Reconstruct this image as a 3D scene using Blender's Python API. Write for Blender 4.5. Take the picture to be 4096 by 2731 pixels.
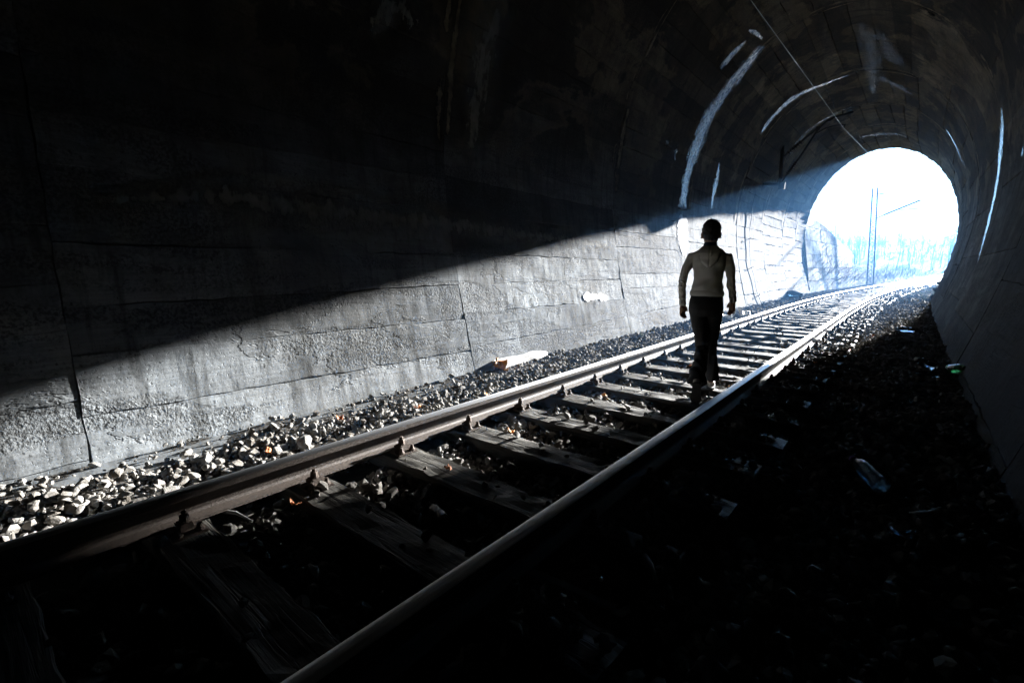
import bpy, bmesh, math, random
import numpy as np
from mathutils import Vector, Matrix, Euler
random.seed(7); RNG = np.random.default_rng(7)
scene = bpy.context.scene
for o in list(bpy.data.objects): bpy.data.objects.remove(o, do_unlink=True)

# ------------------------------------------------------------------ camera
H0 = 1.2816
cam_d = bpy.data.cameras.new('camera'); cam = bpy.data.objects.new('camera', cam_d)
scene.collection.objects.link(cam); scene.camera = cam
cam_d.sensor_width = 36.0; cam_d.lens = 16.838; cam_d.clip_start = 0.03; cam_d.clip_end = 3000
_F = 1915.78; _a = Vector((1598.0, -296.1, _F)).normalized(); _b = -Vector((-2358.0, -330.5, _F)).normalized()
_c = _b.cross(_a)                                   # rows of R: world x, y, z in camera axes (x right, y down, z ahead)
Rm = Matrix((_b, _a, _c))
cam.matrix_world = Matrix(((Rm[0][0], -Rm[0][1], -Rm[0][2], 1.92), (Rm[1][0], -Rm[1][1], -Rm[1][2], 0.0),
                           (Rm[2][0], -Rm[2][1], -Rm[2][2], H0), (0, 0, 0, 1)))
# ------------------------------------------------------------------ sky and sun
SX, SZ = 0.093, 0.221                              # towards the sun: (SX, 1, SZ)
EL = math.atan(SZ / math.hypot(1, SX)); AZ = math.atan2(SX, 1)
world = bpy.data.worlds.new('World'); scene.world = world; world.use_nodes = True
wn = world.node_tree.nodes; wl = world.node_tree.links; wn.clear()
sky = wn.new('ShaderNodeTexSky'); sky.sky_type = 'NISHITA'; sky.sun_disc = False
sky.sun_elevation = EL; sky.sun_rotation = AZ; sky.air_density = 1.0; sky.dust_density = 0.05; sky.ozone_density = 3.0
bg = wn.new('ShaderNodeBackground'); bg.inputs['Strength'].default_value = 0.05
wo = wn.new('ShaderNodeOutputWorld'); wl.new(sky.outputs[0], bg.inputs[0]); wl.new(bg.outputs[0], wo.inputs[0])
sun_d = bpy.data.lights.new('sun', 'SUN'); sun_d.energy = 5.0; sun_d.angle = math.radians(0.53); sun_d.color = (1.0, 0.985, 0.96)
sun = bpy.data.objects.new('sun', sun_d); scene.collection.objects.link(sun); sun.location = (10, 60, 30)
sun.rotation_euler = Vector((-SX, -1, -SZ)).to_track_quat('-Z', 'Y').to_euler()
# ------------------------------------------------------------------ exposure and render settings
scene.render.engine = 'CYCLES'
vs = scene.view_settings
vs.view_transform = 'Standard'; vs.look = 'None'; vs.gamma = 1.0; vs.use_curve_mapping = False; vs.exposure = 3.65
cy = scene.cycles
cy.use_denoising = True; cy.use_adaptive_sampling = True; cy.adaptive_threshold = 0.018; cy.adaptive_min_samples = 16; cy.max_bounces = 6; cy.diffuse_bounces = 1; cy.glossy_bounces = 3; cy.transmission_bounces = 6
cy.volume_bounces = 0; cy.transparent_max_bounces = 8; cy.sample_clamp_indirect = 4.0; cy.caustics_reflective = False; cy.caustics_refractive = False

# ================================================================== helpers
COL = scene.collection
def off(y):                                         # how far the track has curved to the right
    if y < 14: return 0.0
    if y < 32: return (y - 14) ** 2 / 450.0
    return 0.72 + 0.08 * (y - 32)
def tc(y): return 0.2 + 0.6 * off(min(y, 28.0))     # the tunnel's centre line
PORT = 28.0
AA, BB, ZZ = 2.82, 3.80, 2.75
def _profile():
    p = []
    for i in range(60):
        z = -0.35 + (ZZ + 0.35) * i / 60; p.append((-(AA - 0.52 * ((ZZ - z) / 2.77) ** 1.6), z))
    for i in range(181):
        t = math.pi * (1 - i / 180); p.append((AA * math.cos(t), ZZ + BB * math.sin(t)))
    for i in range(1, 61):
        z = ZZ - (ZZ + 0.35) * i / 60; p.append((AA - 0.52 * max(0, (ZZ - z) / 2.77) ** 1.6, z))
    return np.array(p)
PF = _profile(); PS = np.r_[0, np.cumsum(np.hypot(*np.diff(PF, axis=0).T))]; STOT = float(PS[-1])
def prof(s, d=0.0):                                 # point of the lining at arc length s, d metres behind its face
    x = np.interp(s, PS, PF[:, 0]); z = np.interp(s, PS, PF[:, 1]); e = 0.05
    tx = np.interp(s + e, PS, PF[:, 0]) - np.interp(s - e, PS, PF[:, 0]); tz = np.interp(s + e, PS, PF[:, 1]) - np.interp(s - e, PS, PF[:, 1])
    l = math.hypot(tx, tz) or 1
    return x - d * tz / l, z + d * tx / l           # left of the direction of travel is outwards
def lin(s, y, d=0.0):
    x, z = prof(s, d); return (x + tc(y), y, z)

def link(o, parent=None):
    COL.objects.link(o)
    if parent is not None: o.parent = parent
    return o
def tag(o, label=None, cat=None, group=None, kind=None):
    if label: o['label'] = label
    if cat: o['category'] = cat
    if group: o['group'] = group
    if kind: o['kind'] = kind
    return o
def empty(name, loc=(0, 0, 0), rz=0.0):
    o = bpy.data.objects.new(name, None); o.empty_display_size = 0.1; o.location = loc; o.rotation_euler = (0, 0, rz); return link(o)
def mesh_obj(name, verts, faces, mat=None, parent=None, smooth=False, uvs=None, loc=None):
    me = bpy.data.meshes.new(name); me.from_pydata(verts, [], faces)
    if uvs is not None:
        ul = me.uv_layers.new(name='UVMap'); vi = np.empty(len(me.loops), dtype=np.int32); me.loops.foreach_get('vertex_index', vi)
        ul.data.foreach_set('uv', np.asarray(uvs, dtype=np.float32)[vi].ravel())
    for m in (mat if isinstance(mat, (list, tuple)) else [mat] if mat else []): me.materials.append(m)
    if smooth: me.polygons.foreach_set('use_smooth', [True] * len(me.polygons))
    me.update()
    o = bpy.data.objects.new(name, me)
    if loc is not None: o.location = loc
    return link(o, parent)
def np_obj(name, V, T, mat, parent=None, smooth=False):      # big triangle soups from numpy
    me = bpy.data.meshes.new(name); n = len(T)
    me.vertices.add(len(V)); me.vertices.foreach_set('co', np.ascontiguousarray(V, dtype=np.float32).ravel())
    me.loops.add(3 * n); me.loops.foreach_set('vertex_index', np.ascontiguousarray(T, dtype=np.int32).ravel())
    me.polygons.add(n); me.polygons.foreach_set('loop_start', np.arange(0, 3 * n, 3, dtype=np.int32)); me.polygons.foreach_set('loop_total', np.full(n, 3, dtype=np.int32))
    me.polygons.foreach_set('use_smooth', np.full(n, smooth)); me.materials.append(mat); me.update(calc_edges=True)
    return link(bpy.data.objects.new(name, me), parent)
class MB:                                           # collects boxes, tubes, lathes into one mesh
    def __init__(s): s.v = []; s.f = []
    def add(s, vs_, fs): b = len(s.v); s.v += [tuple(p) for p in vs_]; s.f += [tuple(i + b for i in q) for q in fs]; return s
    def box(s, c, d, rot=None, taper=1.0):
        x, y, z = d[0] / 2, d[1] / 2, d[2] / 2; M = rot.to_matrix() if rot else Matrix.Identity(3); c = Vector(c)
        p = [(-x, -y, -z), (x, -y, -z), (x, y, -z), (-x, y, -z), (-x * taper, -y * taper, z), (x * taper, -y * taper, z), (x * taper, y * taper, z), (-x * taper, y * taper, z)]
        return s.add([c + M @ Vector(q) for q in p], [(3, 2, 1, 0), (4, 5, 6, 7), (0, 1, 5, 4), (1, 2, 6, 5), (2, 3, 7, 6), (3, 0, 4, 7)])
    def tube(s, pts, r, n=8, cap=True):
        pts = [Vector(p) for p in pts]; R = r if isinstance(r, (list, tuple)) else [r] * len(pts); rings = []; up = None
        for i, p in enumerate(pts):
            t = (pts[min(i + 1, len(pts) - 1)] - pts[max(i - 1, 0)]).normalized()
            if up is None: up = Vector((0, 0, 1)) if abs(t.z) < 0.9 else Vector((1, 0, 0))
            a = t.cross(up).normalized(); b = a.cross(t).normalized(); up = b
            rings += [p + (a * math.cos(k * 2 * math.pi / n) + b * math.sin(k * 2 * math.pi / n)) * R[i] for k in range(n)]
        fs = [(i * n + k, i * n + (k + 1) % n, (i + 1) * n + (k + 1) % n, (i + 1) * n + k) for i in range(len(pts) - 1) for k in range(n)]
        if cap: fs += [tuple(range(n - 1, -1, -1)), tuple((len(pts) - 1) * n + k for k in range(n))]
        return s.add(rings, fs)
    def lathe(s, prof_, n=12, M=None):              # profile of (radius, z) about z
        M = M or Matrix.Identity(4); vs_ = [M @ Vector((r * math.cos(2 * math.pi * k / n), r * math.sin(2 * math.pi * k / n), z)) for r, z in prof_ for k in range(n)]
        fs = [(i * n + k, i * n + (k + 1) % n, (i + 1) * n + (k + 1) % n, (i + 1) * n + k) for i in range(len(prof_) - 1) for k in range(n)]
        fs += [tuple(range(n - 1, -1, -1)), tuple((len(prof_) - 1) * n + k for k in range(n))]
        return s.add(vs_, fs)
    def build(s, name, mat, parent=None, smooth=False, loc=None): return mesh_obj(name, s.v, s.f, mat, parent, smooth, loc=loc)

class NT:                                           # terse node building
    def __init__(s, name):
        s.m = bpy.data.materials.new(name); s.m.use_nodes = True; s.t = s.m.node_tree; s.t.nodes.clear(); s.out = s.t.nodes.new('ShaderNodeOutputMaterial')
    def n(s, typ, inp=None, **kw):
        nd = s.t.nodes.new('ShaderNode' + typ)
        for k, v in kw.items(): setattr(nd, k, v)
        for k, v in (inp or {}).items():
            sock = nd.inputs[k]
            if hasattr(v, 'is_linked') and hasattr(v, 'node'): s.t.links.new(v, sock)
            else: sock.default_value = v
        return nd
    def math(s, op, a, b=0.0, clamp=False): return s.n('Math', {0: a, 1: b}, operation=op, use_clamp=clamp).outputs[0]
    def noise(s, vec, scale, detail=4, rough=0.55, dist=0.0): return s.n('TexNoise', {'Vector': vec, 'Scale': scale, 'Detail': detail, 'Roughness': rough, 'Distortion': dist}).outputs[0]
    def ramp(s, fac, stops):
        r = s.n('ValToRGB', {0: fac}); e = r.color_ramp.elements
        while len(e) < len(stops): e.new(0.5)
        for k, (p, c) in enumerate(stops): e[k].position = p; e[k].color = (c, c, c, 1) if not isinstance(c, tuple) else (*c, 1)
        return r.outputs[0]
    def mix(s, fac, a, b, blend='MIX'):
        q = s.n('Mix', data_type='RGBA', blend_type=blend)
        for k, v in ((0, fac), (6, a), (7, b)):
            if hasattr(v, 'node'): s.t.links.new(v, q.inputs[k])
            else: q.inputs[k].default_value = v if k == 0 else ((*v, 1) if len(v) == 3 else v)
        return q.outputs[2]
    def scale(s, vec, sc): return s.n('Mapping', {'Vector': vec, 'Scale': sc}).outputs[0]
    def bump(s, h, dist, strength=1.0, normal=None):
        inp = {'Height': h, 'Distance': dist, 'Strength': strength}
        if normal is not None: inp['Normal'] = normal
        return s.n('Bump', inp).outputs[0]
    def done(s, color, rough=0.85, normal=None, metal=0.0, spec=0.5, **extra):
        inp = {'Base Color': color if hasattr(color, 'node') else (*color, 1), 'Roughness': rough, 'Metallic': metal, 'Specular IOR Level': spec}
        if normal is not None: inp['Normal'] = normal
        inp.update(extra)
        p = s.n('BsdfPrincipled', inp); s.t.links.new(p.outputs[0], s.out.inputs[0]); return s.m
    def obj(s): return s.n('TexCoord').outputs['Object']
    def pos(s): return s.n('NewGeometry').outputs['Position']

# ================================================================== materials
def m_concrete(name='cast_concrete', soot_shade=True, lightness=1.0):
    t = NT(name); p = t.pos(); uv = t.n('UVMap').outputs[0] if soot_shade else t.n('Mapping', {'Vector': p, 'Rotation': (0, math.pi / 2, 0)}).outputs[0]
    rnd = t.n('ObjectInfo').outputs['Random']
    big = t.noise(p, 0.7, 3, 0.6, 0.5); mid = t.noise(p, 2.8, 5, 0.68)
    grain = t.noise(t.scale(uv, (48, 1.7, 1)), 1.0, 2, 0.6)
    drip = t.noise(t.scale(uv, (0.7, 6.5, 1)), 1.0, 4, 0.68)
    band = t.noise(t.scale(uv, (2.6, 0.55, 1)), 1.0, 3, 0.6, 0.6)       # honeycombed layers between the pours
    fine = t.noise(p, 44, 3, 0.62)
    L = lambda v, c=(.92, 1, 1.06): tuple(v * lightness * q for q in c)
    base = t.ramp(big, [(0.30, L(0.145, (1.02, 1, .94))), (0.48, L(0.25, (.95, 1, 1.03))), (0.70, L(0.40))])
    base = t.mix(0.6, base, t.ramp(mid, [(0.30, 0.06), (0.52, 0.56), (0.75, 0.95)]), 'SOFT_LIGHT')
    zone = t.ramp(band, [(0.47, 0.0), (0.56, 1.0)])
    speck = t.ramp(t.noise(p, 26, 4, 0.75), [(0.60, 0.0), (0.66, 0.8)])
    base = t.mix(t.math('MULTIPLY', t.math('MULTIPLY', zone, t.ramp(fine, [(0.42, 1.0), (0.56, 0.0)])), 0.75), base, (0.035, 0.035, 0.034))
    base = t.mix(speck, base, (0.03, 0.03, 0.029))
    base = t.mix(t.ramp(drip, [(0.51, 0.0), (0.66, 0.72)]), base, (0.055, 0.055, 0.052))
    base = t.mix(t.math('MULTIPLY', t.ramp(grain, [(0.35, 0.5), (0.6, 0.0)]), 0.5), base, (0.07, 0.07, 0.066))
    base = t.n('HueSaturation', {'Color': base, 'Value': t.math('ADD', t.math('MULTIPLY', rnd, 0.85), 0.58)}).outputs[0]
    if soot_shade:                                        # engine smoke black over the vault; right wall colour darkened to imitate shade
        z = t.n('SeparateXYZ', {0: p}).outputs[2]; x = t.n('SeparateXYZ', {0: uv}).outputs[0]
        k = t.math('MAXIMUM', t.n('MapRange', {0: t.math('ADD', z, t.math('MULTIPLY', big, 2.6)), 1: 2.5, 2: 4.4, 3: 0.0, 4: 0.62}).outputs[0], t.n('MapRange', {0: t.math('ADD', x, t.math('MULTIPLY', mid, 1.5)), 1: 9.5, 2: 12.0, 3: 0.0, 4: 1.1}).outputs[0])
        deep = t.n('MapRange', {0: t.n('SeparateXYZ', {0: p}).outputs[1], 1: 4.0, 2: 13.0, 3: 1.5, 4: 0.22}).outputs[0]  # darkening grows away from the portal: fading light painted into the colour
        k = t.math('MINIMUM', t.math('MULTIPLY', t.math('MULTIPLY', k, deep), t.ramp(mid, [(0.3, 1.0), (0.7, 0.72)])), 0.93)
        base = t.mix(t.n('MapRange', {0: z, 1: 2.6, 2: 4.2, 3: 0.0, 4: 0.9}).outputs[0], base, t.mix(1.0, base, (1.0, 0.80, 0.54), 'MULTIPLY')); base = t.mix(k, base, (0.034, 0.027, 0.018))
    if soot_shade:                                        # soot flakes off the vault in patches that leave tan edges
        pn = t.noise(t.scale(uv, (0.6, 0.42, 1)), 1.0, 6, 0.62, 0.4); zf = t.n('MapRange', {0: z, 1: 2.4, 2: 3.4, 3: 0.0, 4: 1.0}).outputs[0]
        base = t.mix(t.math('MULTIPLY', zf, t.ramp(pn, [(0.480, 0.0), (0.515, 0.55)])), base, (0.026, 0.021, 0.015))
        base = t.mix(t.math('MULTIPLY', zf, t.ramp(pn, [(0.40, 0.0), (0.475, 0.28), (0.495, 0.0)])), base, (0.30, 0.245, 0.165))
    pits = t.ramp(fine, [(0.28, 0.0), (0.38, 1.0)]); skin = t.ramp(t.noise(t.scale(uv, (1.9, 0.9, 1)), 1.0, 6, 0.66, 0.3), [(0.53, 1.0), (0.545, 0.0)])
    base = t.mix(t.math('MULTIPLY', t.math('SUBTRACT', 1.0, skin), 0.38), base, t.mix(0.5, base, (0.02, 0.02, 0.019)))
    h = t.math('ADD', t.math('MULTIPLY', fine, t.math('ADD', t.math('MULTIPLY', zone, 1.15), 0.14)), t.math('MULTIPLY', pits, 0.35))
    h = t.math('ADD', h, t.math('MULTIPLY', skin, 0.55)); h = t.math('ADD', h, t.math('MULTIPLY', grain, 0.25)); h = t.math('ADD', h, t.math('MULTIPLY', mid, 1.3))
    return t.done(base, 0.9, t.bump(h, 0.0072), spec=0.12)
def frayed(t, soft=0.30, top=1.0):                                      # a crust breaks up towards its edge, in drips that run down the wall
    e = t.n('Attribute', attribute_name='edge').outputs['Fac']; uv = t.n('UVMap').outputs[0]
    nz1 = t.noise(t.scale(uv, (2.2, 11, 1)), 1.0, 5, 0.68); nz2 = t.noise(t.pos(), 14, 4, 0.7)
    v = t.math('ADD', t.math('SUBTRACT', 0.85, e), t.math('ADD', t.math('MULTIPLY', t.math('SUBTRACT', nz1, 0.5), 1.9), t.math('MULTIPLY', t.math('SUBTRACT', nz2, 0.5), 1.0)))
    return t.ramp(v, [(0.10, 0.0), (0.10 + soft - 0.10, top)])
M = {}
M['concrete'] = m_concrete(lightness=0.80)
M['ledge'] = m_concrete('footing_concrete', False, lightness=0.55)
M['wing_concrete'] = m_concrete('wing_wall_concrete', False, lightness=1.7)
def plain(name, col, rough=0.8, scale=14, var=0.25, bump=0.0, metal=0.0, spec=0.5, bscale=60, **extra):
    t = NT(name); c = t.obj(); n = t.noise(c, scale, 5, 0.6)
    lo = tuple(x * (1 - var) for x in col); hi = tuple(min(1, x * (1 + var)) for x in col)
    nm = t.bump(t.noise(c, bscale, 4, 0.6), bump) if bump else None
    return t.done(t.ramp(n, [(0.3, lo), (0.7, hi)]), rough, nm, metal, spec, **extra)
M['joint'] = plain('dark_joint', (0.05, 0.048, 0.045), 0.9)
t = NT('wet_lime_crust'); p = t.pos(); n1 = t.noise(p, 9, 5, 0.65); n2 = t.noise(p, 45, 3, 0.6)
M['crust'] = t.done(t.ramp(n1, [(0.34, (0.035, 0.042, 0.05)), (0.64, (0.24, 0.30, 0.37))]), t.ramp(n1, [(0.35, 0.18), (0.7, 0.4)]), t.bump(t.math('ADD', n1, t.math('MULTIPLY', n2, 0.4)), 0.012), spec=0.9, Alpha=frayed(t, 0.55, 1.0))  # bluish tone paints in the sky reflected by the wet crust
t = NT('dry_lime_crust'); p = t.pos(); n1 = t.noise(p, 8, 5, 0.65)
M['lime'] = t.done(t.ramp(n1, [(0.3, (0.34, 0.35, 0.36)), (0.6, (0.62, 0.63, 0.64))]), 0.6, t.bump(t.noise(p, 50, 3, 0.6), 0.004), Alpha=frayed(t))
t = NT('damp_lime_stain'); p = t.pos(); n1 = t.noise(p, 5, 5, 0.65)
M['damp'] = t.done(t.ramp(n1, [(0.40, (0.028, 0.026, 0.023)), (0.72, (0.055, 0.058, 0.062))]), 0.45, t.bump(t.noise(p, 40, 3, 0.6), 0.006), spec=0.3, Alpha=frayed(t, 0.8, 0.7))
t = NT('tan_lime_stain'); p = t.pos(); n1 = t.noise(p, 4, 5, 0.68)
M['tan'] = t.done(t.ramp(n1, [(0.36, (0.07, 0.06, 0.045)), (0.64, (0.36, 0.31, 0.23))]), 0.8, t.bump(t.noise(p, 40, 3, 0.6), 0.006), spec=0.15, Alpha=frayed(t, 0.6, 0.9))
t = NT('pale_laitance'); p = t.pos(); n1 = t.noise(p, 6, 5, 0.68)
M['pale'] = t.done(t.ramp(n1, [(0.34, (0.16, 0.16, 0.155)), (0.64, (0.34, 0.34, 0.33))]), 0.9, t.bump(t.noise(p, 44, 3, 0.6), 0.006), spec=0.1, Alpha=frayed(t, 0.9, 0.85))
t = NT('ballast_rock'); rnd = t.n('ObjectInfo').outputs['Random']; p = t.pos(); n1 = t.noise(p, 24, 3, 0.6); n3 = t.noise(p, 4, 3, 0.6)
col = t.mix(t.ramp(n3, [(0.35, 0.0), (0.65, 1.0)]), (0.10, 0.088, 0.074), (0.27, 0.262, 0.245)); col = t.mix(0.5, col, t.ramp(n1, [(0.35, 0.15), (0.65, 0.85)]), 'SOFT_LIGHT')
M['stone'] = t.done(col, 0.82, t.bump(t.noise(p, 130, 3, 0.6), 0.004), spec=0.1)
M['bed'] = plain('ballast_fines', (0.045, 0.042, 0.038), 0.95, 3, 0.4, 0.02, spec=0.08, bscale=30)
t = NT('weathered_sleeper_wood'); c = t.obj(); rnd = t.n('ObjectInfo').outputs['Random']
cs = t.n('VectorMath', {0: c, 1: t.n('CombineXYZ', {0: t.math('MULTIPLY', rnd, 31.0)}).outputs[0]}, operation='ADD').outputs[0]
g = t.noise(t.scale(cs, (2.5, 60, 60)), 1.0, 5, 0.65, 0.6); g2 = t.noise(cs, 5, 4, 0.6); ck = t.noise(t.scale(cs, (1.2, 26, 26)), 1.0, 3, 0.6, 0.3)
col = t.ramp(g, [(0.3, (0.024, 0.023, 0.020)), (0.7, (0.115, 0.109, 0.097))]); col = t.mix(0.5, col, t.ramp(g2, [(0.35, 0.2), (0.65, 0.85)]), 'SOFT_LIGHT')
col = t.mix(t.ramp(ck, [(0.36, 1.0), (0.42, 0.0)]), col, (0.012, 0.010, 0.008))
M['wood'] = t.done(col, t.ramp(g2, [(0.3, 0.45), (0.7, 0.75)]), t.bump(t.math('ADD', g, t.math('MULTIPLY', t.ramp(ck, [(0.36, 0.0), (0.44, 1.0)]), 1.3)), 0.006), spec=0.2)
t = NT('rusty_rail_side'); p = t.pos(); n1 = t.noise(p, 70, 4, 0.7); n2 = t.noise(t.scale(p, (6, 1.2, 6)), 1.0, 4, 0.6)
col = t.mix(t.ramp(n2, [(0.35, 0.0), (0.7, 1.0)]), (0.040, 0.028, 0.021), (0.095, 0.078, 0.066)); col = t.mix(0.5, col, t.ramp(n1, [(0.35, 0.2), (0.65, 0.8)]), 'SOFT_LIGHT')
M['rust'] = t.done(col, 0.62, t.bump(n1, 0.003), metal=0.15)
t = NT('polished_rail_top'); p = t.pos(); n1 = t.noise(t.scale(p, (260, 1.5, 1)), 1.0, 3, 0.6); n2 = t.noise(p, 160, 2, 0.5)
M['polish'] = t.done(t.ramp(n1, [(0.3, (0.62, 0.63, 0.65)), (0.7, (0.80, 0.81, 0.83))]), t.ramp(n1, [(0.3, 0.34), (0.7, 0.46)]), t.bump(n2, 0.0004), metal=1.0, Anisotropic=0.85, Tangent=t.n('CombineXYZ', {0: 1.0}).outputs[0])   # scratched along its length by wheels
M['iron'] = plain('rusty_iron', (0.085, 0.062, 0.048), 0.7, 30, 0.5, 0.003, 0.3, bscale=90)
M['steel'] = plain('weathered_steel', (0.045, 0.045, 0.048), 0.65, 10, 0.25, 0.0, 0.2, spec=0.3)
M['porcelain'] = plain('brown_porcelain', (0.05, 0.035, 0.03), 0.25)
M['wire'] = plain('copper_contact_wire', (0.42, 0.52, 0.55), 0.3, metal=0.7)
M['cable'] = plain('black_cable', (0.02, 0.02, 0.02), 0.6)
M['pet'] = plain('clear_plastic', (0.42, 0.52, 0.60), 0.12, 20, 0.05, 0.01, bscale=25, **{'Transmission Weight': 0.85, 'IOR': 1.35})
M['pet_green'] = plain('green_plastic', (0.10, 0.55, 0.16), 0.15, 20, 0.1, 0.01, bscale=25, **{'Transmission Weight': 0.8, 'IOR': 1.35})
M['pet_blue'] = plain('blue_plastic', (0.12, 0.25, 0.38), 0.15, 20, 0.1, 0.01, bscale=25, **{'Transmission Weight': 0.8, 'IOR': 1.35})
M['white_plastic'] = plain('white_plastic', (0.78, 0.78, 0.76), 0.35, 20, 0.08, 0.003, bscale=30)
M['purple_cap'] = plain('purple_plastic', (0.16, 0.05, 0.22), 0.35)
M['paper'] = plain('dirty_white_paper', (0.62, 0.61, 0.58), 0.85, 12, 0.15, 0.004, bscale=30)
M['foam'] = plain('white_foam', (0.50, 0.50, 0.49), 0.8, 25, 0.22, 0.010, bscale=55)
M['amber'] = plain('dry_orange_leaf', (0.62, 0.24, 0.03), 0.6, 40, 0.35)
M['leaf'] = plain('fallen_leaf', (0.40, 0.13, 0.03), 0.65, 40, 0.4)
M['greyplank'] = plain('grey_plank', (0.20, 0.20, 0.20), 0.6, 12, 0.3, 0.004)
M['dark_rock'] = plain('dark_rock', (0.07, 0.068, 0.065), 0.85, 8, 0.4, 0.02, bscale=25)
M['bark'] = plain('pale_bark', (0.12, 0.10, 0.085), 0.9, 8, 0.3)
M['twig'] = plain('bare_twig', (0.14, 0.105, 0.08), 0.9, 8, 0.3)
M['grass'] = plain('short_grass', (0.09, 0.17, 0.03), 0.7, 4, 0.4, spec=0.1)
M['soil'] = plain('leaf_litter_soil', (0.085, 0.085, 0.045), 0.95, 0.6, 0.4, 0.05, spec=0.05, bscale=6)
M['skin'] = plain('skin', (0.42, 0.24, 0.17), 0.5, 30, 0.08)
M['hair'] = plain('short_dark_hair', (0.014, 0.011, 0.010), 0.5, 80, 0.4, 0.006, bscale=240)
t = NT('pale_sweat_fabric'); c = t.obj(); M['hoodie'] = t.done(t.ramp(t.noise(c, 9, 4, 0.6), [(0.3, (0.72, 0.73, 0.74)), (0.7, (0.83, 0.84, 0.85))]), 0.9, t.bump(t.noise(c, 420, 2, 0.5), 0.0012), **{'Sheen Weight': 0.15})
M['trousers'] = plain('dark_trousers_cloth', (0.012, 0.013, 0.017), 0.7, 12, 0.25, 0.002, bscale=200)
M['collar'] = plain('navy_collar_cloth', (0.02, 0.04, 0.09), 0.9)
M['shoe'] = plain('pale_canvas', (0.74, 0.72, 0.69), 0.7, 25, 0.1)
M['sole'] = plain('grey_rubber', (0.11, 0.11, 0.115), 0.7)

# ================================================================== ground
def sstep(a, b, x): x = min(1, max(0, (x - a) / (b - a))); return x * x * (3 - 2 * x)
WTOP = [(28, 4.0), (30, 3.84), (33, 3.56), (36, 3.07), (40, 2.67), (44.7, 2.39), (46, 1.2), (52, 0.9), (80, 0.6), (400, 0.6)]
def wtop(y): return float(np.interp(y, [a for a, b in WTOP], [b for a, b in WTOP]))
WX = [(28, -1.95), (30, -1.80), (44.7, -1.50), (60, -0.8), (400, 26)]
def batter(y): return float(np.interp(y, [28, 30, 33, 36, 40, 44.7], [.17, .18, .13, .085, .08, .10]))
def wfoot(y): return float(np.interp(y, [a for a, b in WX], [b for a, b in WX]))
def terrain(x, y):
    o = off(y); h = -0.16 + 0.05 * math.sin(x * 1.7 + y * 0.9) * math.sin(y * 0.7)
    if y < 46: lx = wfoot(y) - 0.45 - batter(y) * wtop(y)
    else: lx = wfoot(46) - 0.75 - (y - 46) * 0.02 if y < 60 else min(wfoot(46) - 1.0 + (y - 60) * 0.08, o - 3.0)
    if x < lx: h += (wtop(y) - 0.1) * sstep(0, 1.2 if y > 46 else 0.25, lx - x) + 0.10 * (lx - x) * sstep(0, 8, lx - x)
    rx = o + 4.2
    if x > rx: h += 0.25 * (x - rx) * sstep(0, 6, x - rx)
    h += sstep(95, 230, y) * (4.5 + 8 * sstep(-30, 60, x - o))
    return min(h, 12) + 0.25 * math.sin(0.31 * x + 0.2 * y) * sstep(3, 9, abs(x - o))
xs = sorted(set([round(v, 2) for v in list(np.linspace(-150, -12, 28)) + list(np.linspace(-12, 14, 66)) + list(np.linspace(14, 160, 30))]))
ys = list(np.linspace(27.6, 60, 66)) + list(np.linspace(61, 130, 36)) + list(np.linspace(134, 320, 30))
V = [(x, y, terrain(x, y)) for y in ys for x in xs]; n = len(xs)
tag(mesh_obj('ground', V, [(j * n + i, j * n + i + 1, (j + 1) * n + i + 1, (j + 1) * n + i) for j in range(len(ys) - 1) for i in range(n - 1)], M['soil'], smooth=True), 'leaf littered ground outside the tunnel', kind='structure')
# the hill the tunnel runs through
V = []; ys2 = np.linspace(-46, 28.5, 26); xs2 = np.linspace(-150, 160, 63)
for y in ys2:
    for x in xs2:
        V.append((x, y, 7.6 + 3.5 * sstep(28, 0, y) + 0.8 * math.sin(x * 0.2) * sstep(28, 5, y) - 3.5 * sstep(6, 30, abs(x)) * sstep(-5, 28, y)))
n = len(xs2)
tag(mesh_obj('hill', V, [(j * n + i, j * n + i + 1, (j + 1) * n + i + 1, (j + 1) * n + i) for j in range(len(ys2) - 1) for i in range(n - 1)], M['soil'], smooth=True), 'hill above the tunnel', kind='structure')

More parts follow.
